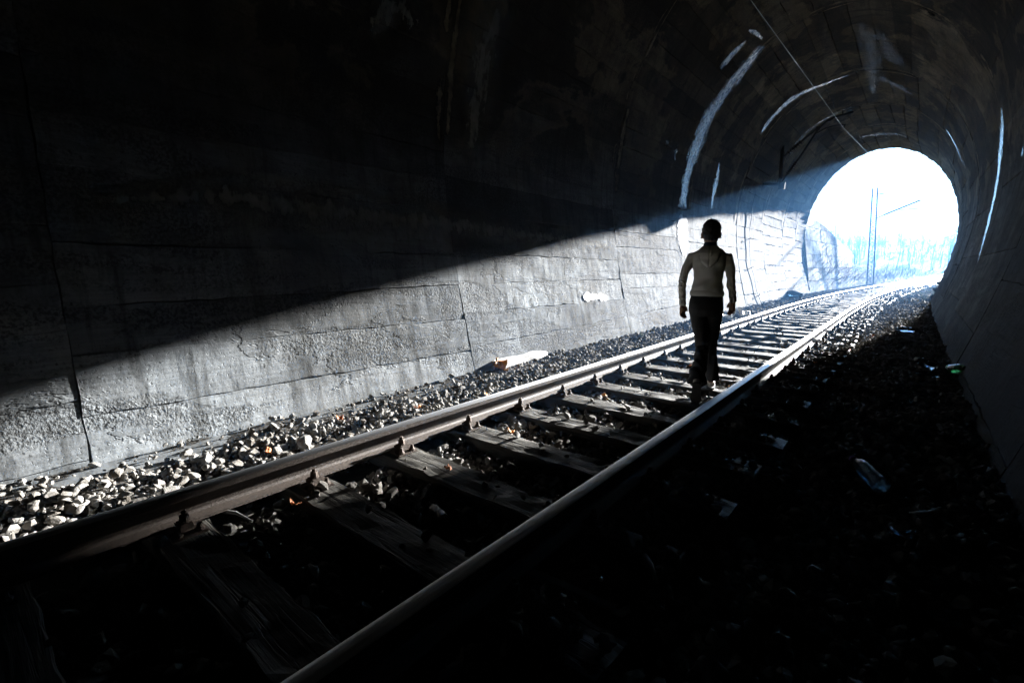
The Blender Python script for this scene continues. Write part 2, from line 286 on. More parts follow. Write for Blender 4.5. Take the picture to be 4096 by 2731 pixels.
# ================================================================== tunnel
tun = tag(empty('railway_tunnel', (0.2, 0, 0)), 'concrete railway tunnel of board-marked rings with arched portal', 'tunnel')
tun.location = (0, 0, 0)
JOINTS = [-3.4, 0.55, 4.18, 8.5, 12.47, 16.9, 20.3, 23.5, 26.0, PORT]
RR = random.Random(11); RC = random.Random(77)
LEFT_SEAMS = {1: [0.0, 0.62, 1.02, 1.40, 1.80, 2.33], 2: [0.0, 0.66, 1.04, 1.42, 1.80, 2.33, 2.75], 3: [0, 0.72, 1.20, 1.50, 2.05, 2.35, 2.75]}
for r in range(len(JOINTS) - 1):
    y0, y1 = JOINTS[r] + 0.004, JOINTS[r + 1] - 0.004
    cuts = list(LEFT_SEAMS.get(r, [0.0]))
    while cuts[-1] < STOT - 0.35:
        s = cuts[-1]; step = RR.uniform(0.31, 0.43) if s < 9.5 else RR.uniform(0.8, 1.2)
        cuts.append(min(STOT, s + step))
    cuts[-1] = STOT
    ringoff = RR.uniform(-0.003, 0.003)
    slant = [0.0] + [RR.gauss(0, 0.035) for _ in cuts[1:-1]] + [0.0]
    ny = max(6, int((y1 - y0) / 0.11)); ph = [RR.uniform(0, 50) for _ in cuts]
    def edge(k, y):
        if k == 0 or k == len(cuts) - 1: return cuts[k]
        u = (y - y0) / (y1 - y0) - 0.5
        return cuts[k] + slant[k] * u + 0.004 * math.sin(9 * y + ph[k]) + 0.003 * math.sin(31 * y + 2 * ph[k]) + 0.0025 * math.sin(67 * y + ph[k])
    for k in range(len(cuts) - 1):
        d0 = ringoff + RR.uniform(-0.004, 0.004); tl = RR.uniform(-0.005, 0.005); lo = RR.random(); wide = 1 + max(0.0, (y0 - 6) / 5.5); g0 = RR.uniform(0.0006, 0.0035) * wide
        rows = [(0.0, g0, 0.05), (0.0, g0, 0.006), (0.0, g0 + 0.004 * wide, 0.0), (0.33, 0, 0), (0.67, 0, 0), (1.0, -g0 - 0.004 * wide, 0.0), (1.0, -g0, 0.006), (1.0, -g0, 0.05)]
        V = []; UV = []
        for j in range(-1, ny + 2):
            y = y0 + (y1 - y0) * min(max(j, 0), ny) / ny; sk = 0.05 if j in (-1, ny + 1) else 0.0
            ea, eb = edge(k, y), edge(k + 1, y); ca, cb_ = RC.choice((.3, .6, 1, 1, 2, 3.5)), RC.choice((.3, .6, 1, 1, 2, 3.5))
            oa, ob = [min(1.0, max(0.04 if cuts[q] < 3 else 0.5, 0.55 + 0.75 * math.sin(1.9 * y + 3 * ph[q]) * math.sin(0.8 * y + ph[q]))) for q in (k, k + 1)]
            for f, ds, dd in rows:
                am = oa if f < 0.5 else ob; ds = ds * am if f in (0.0, 1.0) else ds; dd = dd * am if dd < 0.01 else dd
                s = ea + (eb - ea) * f + ds * (ca if f == 0 else cb_)
                w = 0.0012 * math.sin(23 * y + 7 * s + ph[k]) + 0.0010 * math.sin(51 * y - 13 * s) if 0 <= dd < 0.01 else 0
                yj = y + (0.005 * math.sin(19 * s + 5 * r) + 0.004 * math.sin(47 * s + r) if j <= 0 else 0.005 * math.sin(19 * s + 5 * r + 5) + 0.004 * math.sin(47 * s + r + 1) if j >= ny else 0)
                V.append(lin(s, yj, max(dd, sk) + d0 + tl * (f - 0.5) + w)); UV.append((s, y))
        m = len(rows); F = [(j * m + i, j * m + i + 1, (j + 1) * m + i + 1, (j + 1) * m + i) for j in range(ny + 2) for i in range(m - 1)]
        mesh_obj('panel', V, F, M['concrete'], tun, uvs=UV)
def sleeve(name, ya, yb, d, mat, step=1.0, parent=tun):
    ss = np.linspace(0, STOT, 70); yy = np.arange(ya, yb + 0.01, step); yy[-1] = yb
    V = [lin(s, y, d) for y in yy for s in ss]; UV = [(s, y) for y in yy for s in ss]; m = len(ss)
    return mesh_obj(name, V, [(j * m + i, j * m + i + 1, (j + 1) * m + i + 1, (j + 1) * m + i) for j in range(len(yy) - 1) for i in range(m - 1)], mat, parent, True, uvs=UV)
sleeve('joint_backing', -3.45, PORT - 0.01, 0.045, M['joint'])
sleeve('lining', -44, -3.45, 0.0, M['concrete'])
V = [(tc(0), -44, 2)] + [lin(s, -44) for s in np.linspace(0, STOT, 70)]
mesh_obj('tunnel_end_cap', V, [(0, i, i + 1) for i in range(1, 70)] + [(0, 70, 1)], M['joint'], tun)  # unseen cap added to keep sky light out of the tunnel
# portal face: a headwall round the arch
V = []; F = []; ss = np.linspace(0, STOT, 260)
for s in ss:
    x, _, z = lin(s, PORT, -0.012 + 0.010 * math.sin(7.3 * s) + 0.010 * math.sin(17.1 * s + 1) + 0.008 * math.sin(41 * s)); cx = tc(PORT)
    dx, dz = x - cx, z - 2.2; q = min(11.5 / abs(dx) if abs(dx) > 1e-6 else 1e9, 6.2 / dz if dz > 1e-6 else 1e9, 1e9) if dz > -1 else 11.5 / abs(dx)
    ex, ez = (cx + dx * q, max(-0.6, 2.2 + dz * q)) if z > 0.6 else (cx + math.copysign(11.5, dx), z)
    V += [(x, PORT, z), (x, PORT + 0.12, z), (ex, PORT + 0.12, ez), (ex, PORT - 0.4, ez)]
for i in range(len(ss) - 1):
    for k in range(3): F.append((i * 4 + k, i * 4 + k + 1, i * 4 + k + 5, i * 4 + k + 4))
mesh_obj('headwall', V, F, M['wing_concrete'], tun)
# lime and water running down the rings
NZ = np.random.default_rng(3)
def crust(path, mat, name='lime_crust', jag=0.2, inset=0.009, step=0.04):
    P = np.array(path, float); L = np.r_[0, np.cumsum(np.hypot(np.diff(P[:, 0]), np.diff(P[:, 1])))]; nn = max(6, int(L[-1] / step)); u = np.linspace(0, L[-1], nn)
    s = np.interp(u, L, P[:, 0]); y = np.interp(u, L, P[:, 1]); w = np.interp(u, L, P[:, 2])
    def wob():
        a = np.zeros(nn)
        for fr, am in ((1.3, .5), (3.7, .35), (9, .25), (21, .18), (47, .12)): a += am * np.sin(fr * u * 2.2 + NZ.uniform(0, 6.28))
        return a + NZ.normal(0, .10, nn)
    wl_, wr_ = w * (1 + jag * wob()), w * (1 + jag * wob()); ds = np.gradient(s, u); dy = np.gradient(y, u); l = np.hypot(ds, dy) + 1e-9; ns_, ny_ = -dy / l, ds / l
    V = []; UV = []; E_ = []; QS = (-1, -.75, -.5, -.25, 0, .25, .5, .75, 1); m = len(QS)
    for i in range(nn):
        te = min(1.0, min(u[i], L[-1] - u[i]) / max(0.08, 1.2 * w.max()))
        for q in QS:
            ww = (wl_[i] if q < 0 else wr_[i]) * q * 1.45; a, b = s[i] + ns_[i] * ww, y[i] + ny_[i] * ww
            V.append(lin(a, b, -inset)); UV.append((a, b)); E_.append(max(abs(q), 1 - te))
    o = mesh_obj(name, V, [(j * m + i, j * m + i + 1, (j + 1) * m + i + 1, (j + 1) * m + i) for j in range(nn - 1) for i in range(m - 1)], mat, tun, True, uvs=UV)
    at = o.data.attributes.new('edge', 'FLOAT', 'POINT'); at.data.foreach_set('value', E_); return o
crust([(6.95, 12.62, .02), (6.8, 12.45, .22), (6.45, 12.45, .26), (5.9, 12.42, .26), (5.45, 12.34, .30), (4.98, 12.25, .33), (4.55, 12.25, .34), (4.2, 12.15, .28), (3.72, 12.14, .25), (3.0, 12.12, .22)], M['crust'], jag=.24)
crust([(3.0, 12.14, .24), (2.7, 12.1, .28), (2.2, 12.1, .26), (2.0, 12.1, .12), (1.85, 12.08, .03)], M['lime'], jag=.1)
crust([(6.8, 11.65, .03), (6.65, 11.6, .12), (6.45, 11.55, .16), (6.2, 11.48, .15), (6.05, 11.5, .05)], M['crust'])
crust([(7.02, 12.1, .02), (6.95, 11.55, .05), (6.9, 11.3, .015)], M['crust'])
crust([(5.7, 16.4, .05), (5.9, 16.25, .12), (6.2, 16.22, .14), (6.54, 16.31, .17), (6.85, 16.4, .20), (7.1, 16.55, .15), (7.3, 16.7, .10), (7.7, 16.95, .06), (8.2, 17.0, .03)], M['crust'], jag=.25)
crust([(4.6, 14.1, .02), (4.4, 14.2, .05), (4.1, 14.32, .17), (3.7, 14.33, .12), (3.2, 14.32, .03)], M['crust'], jag=.15)
crust([(4.5, 10.56, .12), (4.35, 10.62, .12), (4.22, 10.72, .03)], M['damp']); crust([(4.5, 11.14, .1), (4.25, 11.18, .12), (4.0, 11.24, .03)], M['damp'])
crust([(12.2, 12.3, .03), (12.5, 12.5, .12), (12.8, 12.85, .20), (13.1, 13.15, .2), (13.6, 13.34, .2), (14.0, 13.28, .22), (14.4, 12.95, .16), (14.75, 12.6, .05), (15.1, 12.2, .02)], M['crust'], jag=.12)
crust([(13.3, 10.6, .03), (13.5, 10.58, .1), (13.7, 10.5, .03)], M['crust'])
crust([(8.6, 13.4, .03), (8.72, 13.8, .16), (8.75, 14.6, .24), (8.8, 15.6, .30), (8.75, 16.6, .2), (8.7, 17.4, .14), (8.65, 18.5, .1), (8.6, 19.4, .03)], M['damp'])
crust([(9.0, 14.0, .05), (9.1, 14.8, .22), (9.3, 15.8, .3), (9.4, 16.5, .12)], M['damp']); crust([(8.8, 17.4, .1), (9.1, 18.0, .22), (9.4, 18.5, .16), (9.7, 18.9, .04)], M['damp'])
crust([(8.2, 20.25, .04), (7.4, 20.1, .1), (6.6, 19.9, .08), (5.9, 19.9, .04)], M['damp']); crust([(10.8, 20.0, .04), (11.3, 20.3, .1), (11.9, 20.6, .03)], M['crust'])
crust([(7.6, 24.6, .1), (8.3, 25.0, .3), (9.0, 25.2, .2), (9.5, 25.4, .05)], M['damp'])
crust([(1.10, 7.0, .02), (1.14, 7.15, .07), (1.12, 7.3, .05), (1.12, 7.5, .04), (1.1, 7.65, .07), (1.08, 7.85, .03)], M['lime'])
crust([(2.10, 0.7, .05), (2.22, 1.6, .15), (2.18, 3.2, .20), (2.16, 4.6, .18), (2.10, 6.4, .14), (2.02, 8.4, .06)], M['pale'], jag=.15)
crust([(3.95, 3.0, .05), (4.2, 3.25, .14), (4.35, 3.5, .16), (4.2, 3.8, .08)], M['pale'], jag=.4)
crust([(5.0, 4.9, .2), (4.3, 4.75, .3), (3.5, 4.7, .26), (2.9, 4.6, .1)], M['pale'], jag=.3)
for jy in JOINTS[2:-1]:                              # lime that has bled out of each construction joint
    for side in (-1, 1):
        s_ = NZ.uniform(2.9, 3.6)
        while s_ < 12.0:
            ln = NZ.uniform(0.5, 1.8); w_ = NZ.uniform(0.03, 0.13) + 0.05 * (jy > 15); o_ = side * (w_ + 0.015)
            crust([(s_, jy + o_ * .4, .01), (s_ + .1, jy + o_, w_ * .8), (s_ + ln * .5, jy + o_ * 1.15, w_), (s_ + ln - .1, jy + o_, w_ * .7), (s_ + ln, jy + o_ * .4, .01)], M['tan'], jag=.2, inset=0.007)
            s_ += ln + NZ.uniform(0.1, 1.4)
# footing ledge along the left wall
V = []; F = []
for j, y in enumerate(np.arange(-2, PORT, 0.5)):
    e = 0.03 * math.sin(y * 1.3); x0 = tc(y) - 2.42
    V += [(x0, y, -0.045), (x0 + 0.42 + e, y, -0.06), (x0 + 0.43 + e, y, -0.25)]
    if j: b = 3 * j; F += [(b - 3, b - 2, b + 1, b), (b - 2, b - 1, b + 2, b + 1)]
tag(mesh_obj('footing_ledge', V, F, M['ledge']), 'narrow concrete footing ledge along the left wall', kind='structure')

# ================================================================== wing wall outside the portal
wing = tag(empty('wing_wall', (-2.0, PORT, 0)), 'sunlit stepped concrete wing wall left of the track beyond the portal', 'wall'); wing.location = (0, 0, 0)
yseg = [28.12, 29.3, 30.5, 31.9, 33.2, 34.8, 36.2, 38.0, 40.0, 42.2, 44.7]
rows = [-0.3, 0.55, 1.2, 1.9, 2.6, 3.3, 4.2]
RR = random.Random(5)
for a, b in zip(yseg[:-1], yseg[1:]):
    for z0, z1 in zip(rows[:-1], rows[1:]):
        g = 0.012; V = []
        for back in (0, 1):
            for y, z in ((a + g, z0 + g), (b - g, z0 + g), (b - g, z1 - g), (a + g, z1 - g)):
                zz = min(z, wtop(y)); V.append((wfoot(y) + 0.05 - batter(y) * zz - 0.5 * back, y, zz))
        if wtop(a) < z0 + 0.1: continue
        dx = RR.uniform(-0.006, 0.006); V = [(x + dx, y, z) for x, y, z in V]
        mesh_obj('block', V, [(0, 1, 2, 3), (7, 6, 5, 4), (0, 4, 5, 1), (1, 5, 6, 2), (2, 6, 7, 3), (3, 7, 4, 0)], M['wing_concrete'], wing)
V = []
for y in yseg: V += [(wfoot(y) + 0.015 + batter(y) * .4, y, -0.4), (wfoot(y) + 0.015 - batter(y) * wtop(y), y, wtop(y) - 0.02), (wfoot(y) - 0.6 - batter(y) * wtop(y), y, wtop(y) - 0.02)]
mesh_obj('wall_core', V, [q for i in range(len(yseg) - 1) for q in ((3 * i, 3 * i + 3, 3 * i + 4, 3 * i + 1), (3 * i + 1, 3 * i + 4, 3 * i + 5, 3 * i + 2))] + [(30, 31, 32)], M['joint'], wing)

# ================================================================== ballast
def bedz(x, y):
    u = abs(x - off(y))
    return -0.085 + 0.05 * sstep(1.2, 1.7, u) - 0.06 * sstep(2.1, 3.2, u) * (1 if x > 0 else 0)
def nz(x, y): return 0.02 * math.sin(5.1 * x + 1.3 * y) * math.sin(4.3 * y - 2.2 * x) + 0.012 * math.sin(13 * x + 9 * y)
V = []; yy = list(np.arange(-8, 12, 0.1)) + list(np.arange(12, 34, 0.25)) + list(np.arange(34, 121, 1.5)); xx = np.linspace(-2.25, 2.75, 60); m = len(xx)
for y in yy:
    for x in xx: X = x + off(y); V.append((X, y, bedz(X, y) + nz(x, y) - 0.02))
bed = tag(mesh_obj('ballast_bed', V, [(j * m + i, j * m + i + 1, (j + 1) * m + i + 1, (j + 1) * m + i) for j in range(len(yy) - 1) for i in range(m - 1)], M['bed'], smooth=True), 'grey crushed stone ballast bed under the track', kind='structure')
def rock_proto(rng, npts, flat=0.75):
    bm = bmesh.new()
    d = rng.normal(size=(npts, 3)); d /= np.linalg.norm(d, axis=1)[:, None]; d *= rng.uniform(0.75, 1.05, (npts, 1)); d *= np.array([rng.uniform(0.9, 1.25), rng.uniform(0.75, 1.0), flat * rng.uniform(0.75, 1.1)])
    for q in d: bm.verts.new(q)
    r = bmesh.ops.convex_hull(bm, input=bm.verts); bmesh.ops.delete(bm, geom=[e for e in r['geom_interior'] if isinstance(e, bmesh.types.BMVert)], context='VERTS')
    bmesh.ops.triangulate(bm, faces=bm.faces); bmesh.ops.recalc_face_normals(bm, faces=bm.faces); bm.verts.index_update()
    v = np.array([q.co[:] for q in bm.verts]); f = np.array([[w.index for w in q.verts] for q in bm.faces]); bm.free(); return v, f
NEAR = [rock_proto(RNG, 20) for _ in range(18)]; FAR = [rock_proto(RNG, 10) for _ in range(10)]
def rotm(rng, n):
    q = rng.normal(size=(n, 4)); q[:, 1:3] *= 0.6; q /= np.linalg.norm(q, axis=1)[:, None]; w, x, y, z = q.T
    return np.stack([1 - 2 * (y * y + z * z), 2 * (x * y - z * w), 2 * (x * z + y * w), 2 * (x * y + z * w), 1 - 2 * (x * x + z * z), 2 * (y * z - x * w), 2 * (x * z - y * w), 2 * (y * z + x * w), 1 - 2 * (x * x + y * y)], 1).reshape(n, 3, 3)
TIE0, TIEP = 1.30, 0.65
def scatter(y0, y1, dens, r0, r1, rng):
    n = int((y1 - y0) * 4.9 * dens); y = rng.uniform(y0, y1, n); x = rng.uniform(-2.2, 2.7, n) + np.array([off(v) for v in y]); r = r0 * (r1 / r0) ** (rng.random(n) ** 1.5)
    u = x - np.array([off(v) for v in y]); keep = np.ones(n, bool)
    dist = np.abs(((y - TIE0 + TIEP / 2) % TIEP) - TIEP / 2)
    cover = np.where(u > 0.93, rng.random(n) < 0.55, np.where(u < -1.0, rng.random(n) < 0.3, rng.random(n) < 0.03)); keep &= ~((np.abs(u) < 1.28) & (dist < 0.125 + r * 0.3) & ~cover); keep &= ~((np.abs(np.abs(u) - 0.7535) < 0.085 + r * .5))
    lw = np.where(u < -1.72, np.clip((y - 1.0) / 14, 0.16, 1.0), 1.0); keep &= rng.random(n) < lw          # the ledge is only strewn near the camera
    x, y, r = x[keep], y[keep], r[keep]; z = np.array([bedz(a, b) + nz(a - off(b), b) for a, b in zip(x, y)]) + r * rng.uniform(-0.25, 0.75, len(x)); onT = (np.abs(x - np.array([off(v) for v in y])) < 1.28) & (np.abs(((y - TIE0 + TIEP / 2) % TIEP) - TIEP / 2) < 0.125); z = np.where(onT, np.maximum(z, r * 0.35), z)
    uu = x - np.array([off(v) for v in y]); z = np.where(uu < -1.78, np.maximum(z, -0.05 + r * 0.3), z)
    wallx = np.array([tc(b) - 2.30 for b in y]); ok = x > wallx + r
    return x[ok], y[ok], z[ok], r[ok]
def cluster(name, sets, protos, rng, parent):
    Vs = []; Ts = []; base = 0; x, y, z, r = sets; pid = rng.integers(0, len(protos), len(x))
    for k, (pv, pf) in enumerate(protos):
        i = np.where(pid == k)[0]
        if not len(i): continue
        A = rotm(rng, len(i)); P = np.einsum('nij,vj->nvi', A, pv) * r[i][:, None, None] + np.stack([x[i], y[i], z[i]], 1)[:, None, :]
        Vs.append(P.reshape(-1, 3)); Ts.append((pf[None] + (np.arange(len(i)) * len(pv))[:, None, None]).reshape(-1, 3) + base); base += len(i) * len(pv)
    return np_obj(name, np.concatenate(Vs), np.concatenate(Ts), M['stone'], parent)
rng = np.random.default_rng(21)
nx_, ny_, nz_, nr_ = scatter(-0.6, 9.5, 980, 0.011, 0.043, rng)
# the stones that show largest are pieces of their own
Ri = np.array(Rm); D = np.stack([nx_ - 1.92, ny_, nz_ - H0], 1) @ Ri; px = D[:, 0] / D[:, 2] * _F / 4 + 512; py = D[:, 1] / D[:, 2] * _F / 4 + 341
vis = (D[:, 2] > 0.3) & (px > 4) & (px < 1020) & (py > 4) & (py < 678); score = np.where(vis, nr_ / np.maximum(D[:, 2], 0.3), 0) * np.where(nx_ < -0.85, 1.6, np.where(nx_ < 0.3, 1.25, 0.7))
top = np.argsort(-score)[:295]; rest = np.setdiff1d(np.arange(len(nx_)), top)
PM = []
for v, f in NEAR:
    me = bpy.data.meshes.new('stone'); me.from_pydata(v.tolist(), [], f.tolist()); me.materials.append(M['stone']); PM.append(me)
for i in top:
    o = bpy.data.objects.new('stone', PM[int(rng.integers(0, len(PM)))]); o.location = (nx_[i], ny_[i], nz_[i] + nr_[i] * 0.25); o.scale = (nr_[i] * 1.1,) * 3
    o.rotation_euler = (rng.normal() * 0.5, rng.normal() * 0.5, rng.uniform(0, 6.28)); link(o, bed)
tag(cluster('ballast_stones', (nx_[rest], ny_[rest], nz_[rest], nr_[rest]), NEAR, rng, bed), kind='stuff')
tag(cluster('ballast_stones', scatter(9.5, 20, 420, 0.022, 0.050, rng), FAR, rng, bed), kind='stuff')
tag(cluster('ballast_stones', scatter(20, 46, 170, 0.03, 0.06, rng), FAR, rng, bed), kind='stuff')

# ================================================================== track
track = tag(empty('railway_track', (0, 0, 0)), 'single railway track with worn timber sleepers curving out of the tunnel', 'track')
RP = [(-0.036, 0.152), (-0.030, 0.159), (-0.012, 0.1615), (0.012, 0.1615), (0.030, 0.159), (0.036, 0.152), (0.034, 0.122), (0.010, 0.108), (0.0085, 0.045), (0.018, 0.030), (0.068, 0.019), (0.070, 0.008),
      (-0.070, 0.008), (-0.068, 0.019), (-0.018, 0.030), (-0.0085, 0.045), (-0.010, 0.108), (-0.034, 0.122)]
ry = list(np.arange(-8, 14, 1.0)) + list(np.arange(14, 60, 0.5)) + list(np.arange(60, 121, 2.0))
for sx in (-0.7535, 0.7535):
    k = len(RP); V = [(off(y) + sx + x, y, z) for y in ry for x, z in RP]
    o = mesh_obj('rail', V, [(j * k + i, (j + 1) * k + i, (j + 1) * k + (i + 1) % k, j * k + (i + 1) % k) for j in range(len(ry) - 1) for i in range(k)], [M['rust'], M['polish']], track)
    for p_ in o.data.polygons:
        if p_.index % k in (0, 1, 2, 3, 4): p_.material_index = 1
        if p_.index % k in (0, 1, 2, 3, 4, 6, 8, 15): p_.use_smooth = True
def sleeper_mesh(seed, fine=True):
    R = random.Random(seed); nx, V = (44 if fine else 16), []; rowsy = [(-1, -0.2), (-1, -0.012), (-0.93, 0.0), (-0.5, 0), (0, 0), (0.5, 0), (0.93, 0.0), (1, -0.012), (1, -0.2)]
    ph = [R.uniform(0, 6) for _ in range(6)]; L = R.uniform(1.27, 1.33); splits = [(R.uniform(-1.2, 1.2), R.uniform(-0.8, 0.8), R.uniform(0.15, 0.4)) for _ in range(4)]
    for i in range(nx + 1):
        x = -L + 2 * L * i / nx; w = 0.122 + 0.004 * math.sin(3 * x + ph[0]) + 0.003 * math.sin(11 * x + ph[1])
        for q, z in rowsy:
            zz = z + (0 if z < -0.1 else -0.006 + 0.004 * math.sin(4 * x + ph[2] + 3 * q) + 0.003 * math.sin(17 * x + ph[3] + 7 * q))
            if z > -0.1:
                if abs(abs(x) - 0.7535) < 0.22: zz = min(zz, -0.004)
                for sx_, sq, sl in splits:
                    if abs(x - sx_) < sl and abs(q - sq) < 0.3 and abs(abs(x) - 0.7535) > 0.25: zz -= 0.012
                if abs(x) > L - 0.03: zz -= 0.008
            V.append((x, q * w + (0.004 * math.sin(23 * x + ph[4]) if abs(q) > 0.9 else 0), zz))
    m = len(rowsy); F = [(j * m + i, (j + 1) * m + i, (j + 1) * m + i + 1, j * m + i + 1) for j in range(nx) for i in range(m - 1)] + [tuple(range(m)), tuple(nx * m + i for i in range(m - 1, -1, -1))]
    me = bpy.data.meshes.new('sleeper'); me.from_pydata(V, [], F); me.materials.append(M['wood']); return me
SM = [sleeper_mesh(k) for k in range(9)]; SF = [sleeper_mesh(40 + k, False) for k in range(3)]
def as_mesh(mb, name, mat):
    me = bpy.data.meshes.new(name); me.from_pydata(mb.v, [], mb.f); me.materials.append(mat); return me
plate_me = as_mesh(MB().box((0, 0, 0.004), (0.36, 0.15, 0.013)).box((-0.098, 0, 0.016), (0.05, 0.14, 0.014)).box((0.098, 0, 0.016), (0.05, 0.14, 0.014)), 'base_plate', M['iron'])
bm_ = MB().box((0, 0, 0.035), (0.075, 0.058, 0.030), taper=0.85).box((-0.024, 0, 0.030), (0.04, 0.062, 0.022))
bm_.lathe([(0.0125, 0.03), (0.0125, 0.098), (0.0105, 0.104)], 8); bm_.lathe([(0.026, 0.050), (0.026, 0.056), (0.021, 0.058)], 10); bm_.lathe([(0.021, 0.058), (0.0215, 0.060), (0.0215, 0.082), (0.018, 0.085)], 6)
clamp_me = as_mesh(bm_, 'clip_bolt', M['iron'])
sp = MB().lathe([(0.022, 0.008), (0.022, 0.016), (0.015, 0.020), (0.012, 0.030), (0.011, 0.044), (0.006, 0.047)], 8); spike_me = as_mesh(sp, 'screw_spike', M['iron'])
RS = random.Random(3)
for i in range(-7, 150):
    y = TIE0 + TIEP * i
    if y > 100: break
    ang = math.atan((off(y + .5) - off(y - .5)))
    o = link(bpy.data.objects.new('sleeper', RS.choice(SM) if y < 22 else RS.choice(SF)), track); o.location = (off(y) + RS.uniform(-0.02, 0.02), y, RS.uniform(-0.004, 0.0)); o.rotation_euler = (0, 0, -ang + RS.uniform(-0.012, 0.012) + (math.pi if RS.random() < 0.5 else 0))
    flip = abs(o.rotation_euler.z) > 2
    if y > 40: continue
    for sx in (-0.7535, 0.7535):
        if y < 20: q = link(bpy.data.objects.new('base_plate', plate_me), o); q.location = (sx, 0, 0)
        for side in (-1, 1):
            q = link(bpy.data.objects.new('clip_bolt', clamp_me), o); q.location = (sx + side * 0.103, 0, 0); q.rotation_euler = (0, 0, 0 if side > 0 else math.pi)
            if y < 12:
                for yy_ in (-0.045, 0.045):
                    q = link(bpy.data.objects.new('screw_spike', spike_me), o); q.location = (sx + side * 0.158, yy_ * (1 if side > 0 else -1), 0.003)

# ================================================================== overhead line
BY = 19.0
br = tag(empty('cantilever_bracket', (-2.4, BY, 4.1)), 'dark overhead line bracket with ribbed insulators fixed to the left vault', 'bracket'); br.location = (0, 0, 0)
def part(o, mb, name, mat, smooth=True): return mb.build(name, mat, o, smooth)
part(br, MB().tube([(-1.86, BY, 3.98), (-1.90, BY, 5.46)], 0.062, 10).tube([(-1.90, BY, 5.40), (-2.02, BY, 5.50)], 0.06, 8), 'drop_post', M['steel'])
part(br, MB().tube([(-1.86, BY, 4.05), (-2.66, BY, 4.12)], 0.06, 10), 'wall_tube', M['steel'])
part(br, MB().box((-1.82, BY, 3.98), (0.17, 0.12, 0.2)).tube([(-1.72, BY - 0.02, 3.88), (-1.72, BY - 0.02, 4.12)], 0.018, 6), 'joint_box', M['steel'], False)
def insulator(a, b, n_, r):
    a, b = Vector(a), Vector(b); Mx = Matrix.Translation(a) @ (b - a).to_track_quat('Z', 'Y').to_matrix().to_4x4(); L = (b - a).length; pr = [(0.02, 0)]
    for k in range(n_):
        z0 = L * (k + 0.15) / n_; dz = L / n_; pr += [(0.03, z0), (r, z0 + dz * 0.28), (r * 0.95, z0 + dz * 0.4), (0.035, z0 + dz * 0.55)]
    return MB().lathe(pr + [(0.02, L)], 12, Mx)
part(br, insulator((-1.72, BY, 5.04), (-1.34, BY, 5.37), 6, 0.085), 'insulator', M['porcelain']); part(br, insulator((-1.66, BY, 4.36), (-1.44, BY, 4.74), 7, 0.095), 'insulator', M['porcelain'])
part(br, MB().tube([(-1.86, BY, 4.95), (-1.70, BY, 5.06)], 0.025, 6), 'stay_link', M['steel']); part(br, MB().tube([(-1.34, BY, 5.37), (-0.88, BY, 5.75)], 0.025, 6), 'stay_tube', M['steel'])
part(br, MB().tube([(-1.84, BY, 4.1), (-1.66, BY, 4.36)], 0.03, 6).tube([(-1.44, BY, 4.74), (-1.36, BY, 4.85), (-0.90, BY, 5.68), (-0.72, BY, 5.86), (-0.5, BY, 5.97), (0.0, BY, 6.05)], 0.034, 8), 'main_tube', M['steel'])
part(br, MB().tube([(-0.96, BY, 5.55), (-0.7, BY, 5.68), (-0.45, BY, 5.72), (-0.17, BY, 5.70)], 0.022, 6).tube([(-0.17, BY, 5.72), (-0.21, BY, 5.60)], 0.014, 6).tube([(-0.28, BY, 6.0), (-0.28, BY, 6.14)], 0.02, 6), 'registration_arm', M['steel'])
part(br, MB().box((-0.90, BY, 5.70), (0.12, 0.08, 0.12)).box((-0.62, BY, 5.90), (0.1, 0.08, 0.07)), 'clamp', M['steel'], False)
wire = MB().tube([(-1.3, -30, 5.62), (-0.62, 8.3, 5.58), (-0.21, BY, 5.60), (2.0, 46.4, 5.50), (3.9, 80, 5.5)], 0.0055, 6)
tag(wire.build('contact_wire', M['wire'], None, True), 'thin pale overhead wire running along the vault to the portal', 'wire')
# masts outside
def mast(base, lean, Hh, arm_dir, label, with_top=True):
    o = tag(empty('lattice_mast', base), label, 'mast', 'overhead line masts outside the tunnel'); bx, by, bz = 0, 0, 0
    w0, w1 = 0.20, 0.155
    P = lambda sx, z, sy=0: (lean * z / Hh + sx * (w0 + (w1 - w0) * z / Hh), sy, z)
    for sx in (-1, 1): part(o, MB().tube([P(sx, -0.3), P(sx, Hh + (0.06 if sx > 0 else 0))], 0.055, 6), 'upright', M['steel'])
    nb = 24; mb = MB()
    for k in range(nb):
        z0, z1 = Hh * k / nb, Hh * (k + 1) / nb
        for sy in (-0.05, 0.05): mb.tube([P(-1 if (k + (sy > 0)) % 2 else 1, z0, sy), P(1 if (k + (sy > 0)) % 2 else -1, z1, sy)], 0.016, 4)
    part(o, mb, 'lacing', M['steel'], False)
    d = arm_dir; A = lambda x, z: (lean * 0.7 + x * d, 0, z)
    part(o, insulator(A(0.25, 4.98), A(0.66, 5.18), 5, 0.05), 'insulator', M['porcelain'])
    part(o, MB().tube([A(0.1, 4.9), A(0.28, 5.0)], 0.03, 5).tube([A(0.62, 5.16), A(1.5, 5.57), A(2.58, 6.07)], 0.06, 6).tube([A(2.56, 6.06), A(2.70, 5.93)], 0.025, 5), 'cantilever', M['steel'])
    part(o, MB().tube([A(1.5, 5.57), A(1.52, 5.45), A(2.2, 5.50), A(2.72, 5.50), A(2.72, 5.42)], 0.03, 5), 'steady_arm', M['steel'])
    part(o, insulator((lean + 0.30 * d, 0, Hh - 0.42), (lean + 0.78 * d, 0, Hh - 0.52), 6, 0.06), 'insulator', M['porcelain'])
    part(o, MB().tube([(lean + 0.1 * d, 0, Hh - 0.38), (lean + 0.32 * d, 0, Hh - 0.42)], 0.02, 5), 'bracket_rod', M['steel'])
    return o
mast((-0.42, 46.4, 0), -0.42, 7.15, 1, 'tall lattice mast with raised arm standing left of the track outside')
